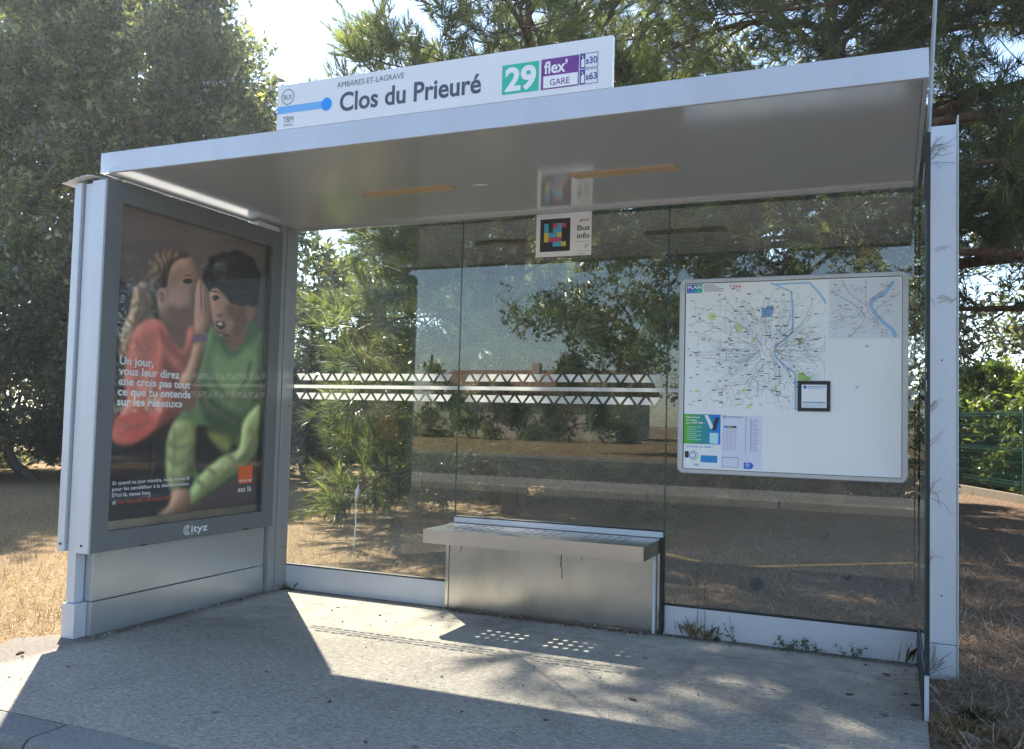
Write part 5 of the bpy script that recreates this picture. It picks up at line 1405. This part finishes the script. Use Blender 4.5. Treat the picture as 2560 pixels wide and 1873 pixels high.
broadleaf('roadside_tree', 'leafy tree across the road, mirrored behind the map board', 'tree', (8.05, -25.2, 0.0), 0.25,
          across([(7.5, -21.5, 3.0, 3.4, 3.0, 2.4), (11.5, -21.5, 2.6, 3.2, 3.0, 2.2), (5.6, -20.5, 2.2, 2.6, 2.2, 1.9), (9.5, -21, 1.8, 3, 2, 1.8)]),
          1700, 15, 0.20, 'oak', 91, (0.35, 0.8), 'trees across the road')
for k, (x, y, h, r) in enumerate(((11.5, 8.6, 6.5, 2.6), (13.5, 13.5, 8.0, 3.2), (10.6, 11.8, 3.4, 1.9))):  # unseen trees added to darken what the advert glass mirrors
    broadleaf('added_mirror_tree', ['leafy tree added right of the frame to darken the advert glass', 'taller leafy tree added out of view to darken the advert glass', 'low bushy tree added out of view to darken the advert glass'][k], 'tree', (x, y, -0.02), 0.14,
              [(x, y, h * .58, r * .8, r, h * .44), (x, y + r * .5, h * .40, r * .7, r * .7, h * .38), (x, y - r * .5, h * .42, r * .7, r * .7, h * .40)], 650, 13, 0.24, 'scrub', 190 + k, (0.35, 0.8), 'added trees right of the shelter', shell=.7)
for k, (x, y, r) in enumerate(((-26.5, -40, 2.0), (-21.0, -39, 1.5), (-16.2, -38.5, 1.4), (-11.5, -38, 1.6))):
    broadleaf('roadside_shrub', ['low dark bush far across the road, left of the house', 'dark bush across the road beside the house', 'small dark bush across the road in front of the house', 'dark bush across the road, right of the house'][k], 'bush', (x, y, 0.0), 0.08,
              [(x, y, r * .95, r * 1.3, r, r * 1.5), (x + r, y, r * .7, r, r, r * 1.1)], 420, 12, 0.26, 'scrub', 95 + k, (0.4, 0.9), 'bushes across the road')
house = thing('house', 'low house with a brown tiled roof and chimney across the road, mirrored in the glass', 'house', (-17.5, -48, 0.0))
plaster = weathered('cream_plaster', (0.40, 0.35, 0.29), 0.8, 0, 0.05)
tiles = bark('brown_roof_tiles', (0.14, 0.07, 0.05), (0.30, 0.17, 0.12), 6)
HX = -17.0
part('wall', MB().box(HX - 6, HX + 6, -52, -45, 0, 2.9), plaster, house)
rf_ = MB().prism([(-53, 2.75), (-44.2, 2.75), (-48.5, 4.3)], lambda u, v, w: (HX - 6.6 + w, u, v), 13.2)
roofo = part('roof', rf_, tiles, house)
part('chimney', MB().box(HX - .6, HX - .1, -48.2, -47.7, 3.9, 4.7), plaster, roofo)
for xa in (HX - 5, HX - 2, HX + 1.2, HX + 4):
    wn = part('window', MB().box(xa, xa + 1.2, -44.99, -44.93, 1.0, 2.2), 'frame', house)
    part('pane', MB().box(xa + .08, xa + .56, -44.925, -44.91, 1.08, 2.12), 'gasket', wn)
    part('pane', MB().box(xa + .64, xa + 1.12, -44.925, -44.91, 1.08, 2.12), 'gasket', wn)

# ------------------------------------------------------------------ dry grass, needle litter
g = np.random.default_rng(101)
def lawn_points(n):
    # denser near the viewer
    x = g.uniform(-7, 7.5, n * 4); y = -2.3 + 16 * g.random(n * 4) ** 1.7
    d = np.hypot(x - 3.5, y + 4.7)
    ok = (g.random(n * 4) < np.clip(5.0 / d, 0, 1) ** 1.1)
    inside = (x > -0.26 - 0.12 * (y < -1.6)) & (x < 3.70) & (y < 0.10)
    edge = (x < -0.2) & (y < -1.75) & (y < -1.75 - 0.35 * (x + 0.2))
    ok &= ~inside & ~((x < -0.2) & (y < -1.80))
    return np.stack([x, y], 1)[ok][:n]
def brownness(x, y):
    return 0.42 * x + 1.0 * np.sin(x * 2.3 + np.sin(y * 1.9)) * 0.5 + 0.7 * np.sin(y * 1.3 + 0.7 * x) * 0.5
Q = lawn_points(170000)
b = brownness(Q[:, 0], Q[:, 1])
isg = b + g.normal(size=len(Q)) * 0.45 < 0.55
G = Q[isg]
n = len(G)
hgt = g.uniform(0.02, 0.075, n) * (0.6 + 0.9 * g.random(n))
az = g.uniform(0, 2 * math.pi, n); lean = 1.5 - 1.1 * g.random(n) ** 1.8
d = np.stack([np.cos(az) * np.sin(lean), np.sin(az) * np.sin(lean), np.cos(lean)], 1)
s = np.stack([-np.sin(az), np.cos(az), np.zeros(n)], 1) * g.uniform(.0018, .0050, n)[:, None]
p = np.concatenate([G, np.full((n, 1), -0.013)], 1)
V = np.stack([p - s / 2, p + s / 2, p + d * (hgt * 1.5)[:, None]], 1).reshape(-1, 3)
patch = 0.5 + 0.22 * np.sin(G[:, 0] * 3.1 + np.sin(G[:, 1] * 2.7)) + g.normal(size=n) * 0.18
tint = np.clip(patch, 0.02, 0.9); tint[g.random(n) < 0.025] = 1.0
tag(link('dry_grass', mesh_np('dry_grass', V, np.arange(3 * n, dtype=np.int32).reshape(-1, 3), MT['straw'], np.repeat(tint, 3))), 'short straw coloured dry grass beside and behind the shelter', 'grass', kind='stuff')
Nn = Q[~isg]
Nn = np.concatenate([Nn, np.stack([g.uniform(3.70, 5.6, 34000), -2.3 + 7.3 * g.random(34000) ** 1.5], 1)])
n = len(Nn)
az = g.uniform(0, 2 * math.pi, n); lean = np.clip(g.normal(1.36, 0.22, n), 0.4, 1.6); L = g.uniform(.05, .15, n)
d = np.stack([np.cos(az) * np.sin(lean), np.sin(az) * np.sin(lean), np.cos(lean)], 1)
s = np.stack([-np.sin(az), np.cos(az), np.zeros(n)], 1) * g.uniform(.0016, .0042, n)[:, None]
p = np.concatenate([Nn, g.uniform(-0.012, 0.012, (n, 1))], 1)
V = np.stack([p - s / 2, p + s / 2, p + d * L[:, None]], 1).reshape(-1, 3)
tint = np.clip(0.45 + g.normal(size=n) * 0.30, 0, 1)
tag(link('pine_needle_litter', mesh_np('pine_needle_litter', V, np.arange(3 * n, dtype=np.int32).reshape(-1, 3), MT['litter'], np.repeat(tint, 3))), 'brown fallen pine needles covering the ground under the pines', 'pine needles', kind='stuff')

# ------------------------------------------------------------------ small plants
def tuft_plant(name, label, cat, loc, n, h, m, spread=0.5, wid=0.003, group=None, tint=(0.5, 0.2)):
    g = np.random.default_rng(int(abs(loc[0] * 1000 + loc[1] * 377)) + n)
    az = g.uniform(0, 2 * math.pi, n); L = h * g.uniform(.5, 1.1, n); ln = np.abs(g.normal(0, spread, n))
    base = np.stack([g.normal(0, h * .42, n), g.normal(0, h * .12, n), np.zeros(n)], 1)
    d1 = np.stack([np.cos(az) * np.sin(ln * .6), np.sin(az) * np.sin(ln * .6), np.cos(ln * .6)], 1)
    d2 = np.stack([np.cos(az) * np.sin(ln * 1.7), np.sin(az) * np.sin(ln * 1.7), np.cos(ln * 1.7)], 1)
    s = np.stack([-np.sin(az), np.cos(az), np.zeros(n)], 1) * wid
    mid = base + d1 * (L * .55)[:, None]; tip = mid + d2 * (L * .5)[:, None]
    V = np.stack([base - s / 2, base + s / 2, mid + s * .35, tip, mid - s * .35], 1).reshape(-1, 3)
    V[:, 2] = np.maximum(V[:, 2], 0.001)
    F = np.arange(len(V), dtype=np.int32).reshape(-1, 5)
    t = np.clip(g.normal(*tint, n), 0, 1)
    o = link(name, mesh_np(name, V, F, MT[m], np.repeat(t, 5)))
    o.location = loc
    return tag(o, label, cat, group)
W_ = 'weeds along the foot of the glass'
tuft_plant('dry_weed', 'largest straw coloured dry weed at the foot of the glass, nearest the bench', 'weed', (2.62, -0.045, 0), 46, 0.11, 'straw', 0.55, .0013, W_, (.75, .12))
for k, (xx, hh) in enumerate(((2.612, .40), (2.650, .30))):
    s_ = MB(); s_.tube([(0, 0, 0), (0.004, -.004, hh * .4), (-0.004, 0, hh * .75), (0.002, 0, hh)], [.0022, .002, .0018, .001], 4)
    for q in range(7): s_.tube([(0.0, 0, hh * (.72 + q * .04)), ((-1) ** q * .012, .004, hh * (.75 + q * .04))], [.0016, .001], 3)
    o = s_.build('dry_stalk', MT['straw']); o.location = (xx, -0.05, 0)
    tag(o, ['taller dry grass stalk rising in front of the right pane', 'shorter dry grass stalk rising in front of the right pane'][k], 'stalk', None)
def leafy_weed(label, loc, n, h, seed):
    g = np.random.default_rng(seed)
    root = thing('weed', label, 'weed', loc, 0, W_)
    st_ = MB(); P, D = [], []
    for k in range(n):
        a = g.uniform(0, 6.28); q = np.array([g.normal(0, .02), 0, 0.]); pts = [q.copy()]
        d = unit(np.array([math.cos(a) * .8, math.sin(a) * .4, g.uniform(.5, 1.3)]))
        for j in range(4):
            q = q + d * h / 4; d = unit(d + g.normal(size=3) * .25); pts.append(q.copy())
            for _ in range(3): P.append(q + g.normal(size=3) * .004); D.append(unit(d * .4 + g.normal(size=3)))
        pts = [(p_[0], min(p_[1], .02), max(p_[2], .002)) for p_ in pts]
        st_.tube(pts, .0012, 3)
    st_.build('stem', MT['twig'], root, world_space=False)
    P, D = np.array(P), np.array(D); P[:, 1] = np.minimum(P[:, 1], .03); P[:, 2] = np.maximum(P[:, 2], .004)
    Lf = g.uniform(.010, .022, len(P))
    V, F = leaf_cards(P, D, unit(g.normal(size=P.shape) + np.array([0, 0, 1])), Lf, Lf * .5, g)
    link('leaves', mesh_np('leaves', V, F, MT['weed'], np.repeat(g.random(len(P)), 4)), root, False)
leafy_weed('thin weed with two upright sprigs at the foot of the right pane', (2.80, -.045, 0), 3, .12, 1)
leafy_weed('low green weed spreading at the foot of the glass, second from the corner', (3.05, -.05, 0), 7, .060, 2)
leafy_weed('low green weed with small leaves nearest the middle of the right base panel', (3.17, -.04, 0), 6, .062, 3)
leafy_weed('small sparse weed at the foot of the glass close to the right corner', (3.36, -.055, 0), 5, .07, 4)
tuft_plant('dry_weed', 'dry brown grass tuft in the corner under the map board', 'weed', (3.60, -.06, 0), 14, .12, 'straw', .35, .0011, W_, (.65, .15))
tuft_plant('dry_weed', 'thin dry tuft at the foot of the corner post', 'weed', (0.045, -.045, 0), 20, .06, 'straw', .9, .0012, W_, (.6, .15))
tuft_plant('grass_tuft', 'dark green grass tuft among brown needles right of the end pane', 'grass tuft', (3.83, -.79, -.012), 150, .075, 'weed', .6, .0018, None, (.25, .2))
sl_ = ['pale dry straw tuft just behind the smooth brown stone', 'pale straw tuft right of the smooth brown stone', 'pale straw tuft left of the smooth brown stone at the pavement edge', 'pale straw tuft in front of the smooth brown stone', 'pale straw tuft against the plinth of the end pane']
for k, (x, y) in enumerate(((3.80, -.98), (3.92, -1.02), (3.74, -1.10), (3.90, -1.25), (3.72, -.93))):
    tuft_plant('straw_tuft', sl_[k], 'grass tuft', (x, y, -.012), 34, .08, 'straw', .7, .0020, 'straw tufts right of the pavement', (.75, .12))
# dried flower stalk seen through the left pane
ds = thing('dried_stalk', 'single pale dried plant stalk with a flat head behind the left pane', 'plant', (-0.62, 1.72, -.012))
s_ = MB(); s_.tube([(0, 0, 0), (.01, 0, .2), (.004, .004, .38)], [.006, .005, .004], 5); s_.build('stem', MT['paper'], ds, world_space=False)
s_ = MB(); s_.tube([(.004, .004, .375), (.01, .004, .42), (.018, .004, .48), (.024, .004, .53)], [.006, .020, .017, .004], 8); s_.build('seed_head', MT['alu'], ds, True, world_space=False)

# ------------------------------------------------------------------ cones, stones, debris
def cone_thing(label, loc, r, seed, group='pine cones on the ground'):
    g = np.random.default_rng(seed)
    mb = MB()
    mb.tube([(0, 0, 0), (0, 0, r * .5), (0, 0, r * 1.3), (0, 0, r * 2.0)], [r * .45, r * .75, r * .55, r * .1], 8)
    for i in range(46):
        t = i / 46; a = i * 2.4; rr = r * (0.62 + .42 * math.sin(math.pi * min(t + .2, 1))) ; z = r * (.1 + 1.8 * t)
        c, s = math.cos(a), math.sin(a)
        mb.add([(c * rr * .6 - s * .012 * r * 14, s * rr * .6 + c * .012 * r * 14, z), (c * rr * .6 + s * .012 * r * 14, s * rr * .6 - c * .012 * r * 14, z), (c * rr * 1.15, s * rr * 1.15, z + r * .32)], [(0, 1, 2)])
    o = mb.build('pine_cone', MT['bark_grey'])
    o.location = loc; o.rotation_euler = (R(g.uniform(50, 90)), 0, g.uniform(0, 6.28))
    return tag(o, label, 'pine cone', group)
cone_thing('large dark pine cone on the shaded ground behind the right pane', (2.72, 1.46, .04), .048, 1)
cone_thing('pale pine cone in the sunny strip further back behind the right pane', (2.90, 4.48, .035), .045, 2)
cone_thing('small dark pine cone behind the right pane, near the end pane', (3.22, 2.19, .02), .026, 3)
peb = MB(); peb.tube([(-.055, 0, .012), (-.03, 0, .014), (0, .004, .016), (.035, 0, .014), (.058, -.004, .011)], [.004, .017, .021, .018, .004], 10)
o = peb.build('stone', mat('brown_stone', (0.20, 0.155, 0.125), 0.7), None, True); o.location = (3.775, -1.055, -.01); o.rotation_euler = (0, 0, -.5)
tag(o, 'long smooth brown stone lying among straw right of the pavement', 'stone')
rust = bark('dead_leaf_brown', (0.06, 0.03, 0.022), (0.16, 0.085, 0.05), 30)
chips = [(0.013, -.436, .022), (.453, -1.189, .012), (.242, -1.18, .010), (.307, -1.877, .013), (-.051, -1.826, .03), (2.589, -1.176, .024), (2.363, -1.556, .016), (3.368, -.687, .020), (3.508, -.29, .022), (3.613, -.708, .024), (3.42, -.152, .016), (3.584, -.554, .018), (1.081, -1.54, .012), (1.55, -1.75, .016), (2.9, -1.75, .014), (1.9, -2.05, .013), (2.05, -1.62, .012), (.7, -1.05, .008), (1.25, -.25, .012), (.62, -.33, .012)]
where = ['against the corner post foot inside the shelter', 'in the shade in front of the advert case, nearer the glass', 'in the shade close to the middle of the advert case base', 'in front of the advert case foot, in the shade', 'on the sunlit pavement left of the advert case foot', 'brown and curled in the dappled light right of the bench', 'on shaded pavement in front of the right end of the bench', 'alone on the pavement in front of the map board', 'near the right base panel under the map board', 'long and curled against the end pane plinth', 'just below the weeds at the foot of the right pane', 'half way along the end pane plinth', 'at the edge of the roof shadow left of the bench', 'in the foreground shade in front of the bench', 'in the foreground shade in front of the map board', 'nearest the kerb in the middle of the pavement', 'on the roof shadow edge in front of the bench', 'tiny, on the shaded side of the corner post shadow', 'lying left of the bench on the bright apron', 'on the bright apron below the left pane']
for k, (x, y, r) in enumerate(chips):
    g_ = np.random.default_rng(300 + k)
    mb = MB(); n = 9; r *= .6
    top = [(r * (1 + .4 * g_.normal()) * math.cos(6.28 * i / n) * 1.3, r * .7 * (1 + .35 * g_.normal()) * math.sin(6.28 * i / n), r * .25 * (1 + g_.random())) for i in range(n)]
    bot = [(p_[0] * .8, p_[1] * .8, 0.0005) for p_ in top]
    mb.add(top + bot + [(0, 0, r * .55)], [(i, (i + 1) % n, 2 * n) for i in range(n)] + [(n + i, n + (i + 1) % n, (i + 1) % n, i) for i in range(n)])
    o = mb.build('bark_flake', rust); o.location = (x, y, 0); o.rotation_euler = (0, 0, g_.uniform(0, 6))
    tag(o, 'dark flake of bark ' + where[k], 'bark flake', 'dark flakes scattered on the pavement')
# blown needles, twigs and grit along the edges of the pavement
g = np.random.default_rng(404)
mb = MB()
for k in range(1500):
    z_ = g.random()
    if z_ < .42: x, y = g.uniform(1.15, 3.62), -.03 - abs(g.normal(0, .035))
    elif z_ < .56: x, y = -.03 + abs(g.normal(0, .03)), g.uniform(-1.5, -.1)
    elif z_ < .66: x, y = g.uniform(0, 1.15), -.015 - abs(g.normal(0, .03))
    else: x, y = g.uniform(.2, 3.6), g.uniform(-2.3, -.1)
    a = g.uniform(0, 6.28); L = g.uniform(.02, .075) * (1 if z_ < .66 else .8); bnd = g.normal(0, .3)
    mb.ribbon([(x, y), (x + L * .5 * math.cos(a), y + L * .5 * math.sin(a)), (x + L * math.cos(a + bnd), min(y + L * math.sin(a + bnd), -.012))], g.uniform(.0009, .0018), lambda u, v: (u, v, .0025 + .0006 * (k % 5)))
tag(mb.build('needle_scatter', rust), 'loose brown pine needles blown over the pavement', 'pine needles', kind='stuff')
mb = MB()
for k in range(700):
    z_ = g.random()
    if z_ < .35: x, y = g.uniform(1.15, 3.62), -.02 - abs(g.normal(0, .05))
    elif z_ < .5: x, y = -.03 + abs(g.normal(0, .035)), g.uniform(-1.5, -.1)
    elif z_ < .6: x, y = g.normal(3.57, .05), g.uniform(-.75, -.03)
    else: x, y = g.uniform(0, 3.6), g.uniform(-2.3, -.1)
    x = min(x, 3.63); r = abs(g.normal(0, .0035)) + .0015
    mb.add([(x + r, y, .001), (x - r * .6, y + r, .001), (x - r * .6, y - r, .001), (x, y, r * 1.2)], [(0, 1, 3), (1, 2, 3), (2, 0, 3)])
tag(mb.build('grit', MT['kerb']), 'pale grit scattered along the edges of the pavement', 'grit', kind='stuff')
mb = MB()
for k in range(520):
    u = g.uniform(1.2, 2.36); yy = -.055 - abs(g.normal(0, .028)); r = g.uniform(.002, .007)
    mb.add([(u + r, yy, .001), (u - r * .6, yy + r, .001), (u - r * .6, yy - r, .001), (u, yy, r * .9)], [(0, 1, 3), (1, 2, 3), (2, 0, 3)])
tag(mb.build('leaf_mould', rust), 'dark crumbs of leaf mould along the foot of the bench panel', 'litter', kind='stuff')

# dead needle sprigs caught on the pale rear post
g = np.random.default_rng(55)
labs = ['thick cluster of dead needles stuck near the top of the pale post', 'single pair of dead needles stuck on the pale post above the map board', 'dead needle sprig stuck on the pale post level with the top of the map board', 'dead needle sprig on the pale post level with the middle of the map board', 'two crossed dead needles on the pale post level with the bottom of the map board', 'forked dead needle sprig on the pale post just below the map board', 'V shaped pair of dead needles low on the pale post', 'dry needles bunched against the foot of the pale post']
for k, (z, n, sp) in enumerate(((2.37, 13, .085), (1.93, 2, .05), (1.70, 5, .075), (1.20, 5, .05), (1.03, 2, .075), (.84, 5, .085), (.50, 2, .06), (.03, 12, .075))):
    mb = MB()
    for i in range(n):
        x0_ = 3.680 + abs(g.normal(0, (.012, .004, .035, .006, .004, .008, .003, .02)[k])) + (.022 if k == 1 else 0)
        a = g.uniform(*((-.5, 1.3), (-.1, .25), (-1.35, .9), (.1, 1.3), (.3, .9), (-.7, 1.35), (.4, 1.5), (.5, 2.2))[k]); L = sp * g.uniform(.7, 1.5)
        p0 = (x0_, -.203, z + g.normal(0, sp * .25)); b_ = a + g.normal(0, .4)
        mid = (p0[0] + L * .5 * abs(math.cos(a)), -.207 - g.random() * .006, p0[2] + L * .5 * math.sin(a))
        end = (min(mid[0] + L * .5 * abs(math.cos(b_)), 3.793), -.204 - g.random() * .008, mid[2] + L * .5 * math.sin(b_))
        mb.tube([p0, mid, end], [.0011, .0010, .0007], 4)
    tag(mb.build('needle_sprig', MT['twig']), labs[k], 'needle sprig', 'dead needle sprigs on the pale post')

# ------------------------------------------------------------------ volume added to imitate lens glare, brightest towards the sun
hz = bpy.data.materials.new('glare_veil')
hz.use_nodes = True
hz.node_tree.nodes.remove(hz.node_tree.nodes['Principled BSDF'])
pvol = hz.node_tree.nodes.new('ShaderNodeVolumePrincipled')
pvol.inputs['Color'].default_value = (0.84, 0.93, 1.0, 1)
pvol.inputs['Density'].default_value = 0.0013
pvol.inputs['Anisotropy'].default_value = 0.5
hz.node_tree.links.new(pvol.outputs[0], hz.node_tree.nodes['Material Output'].inputs['Volume'])
tag(MB().box(-258, 258, -258, 258, -1.4, 15.0).build('glare_veil', hz), 'thin veil added to imitate lens glare', kind='stuff')
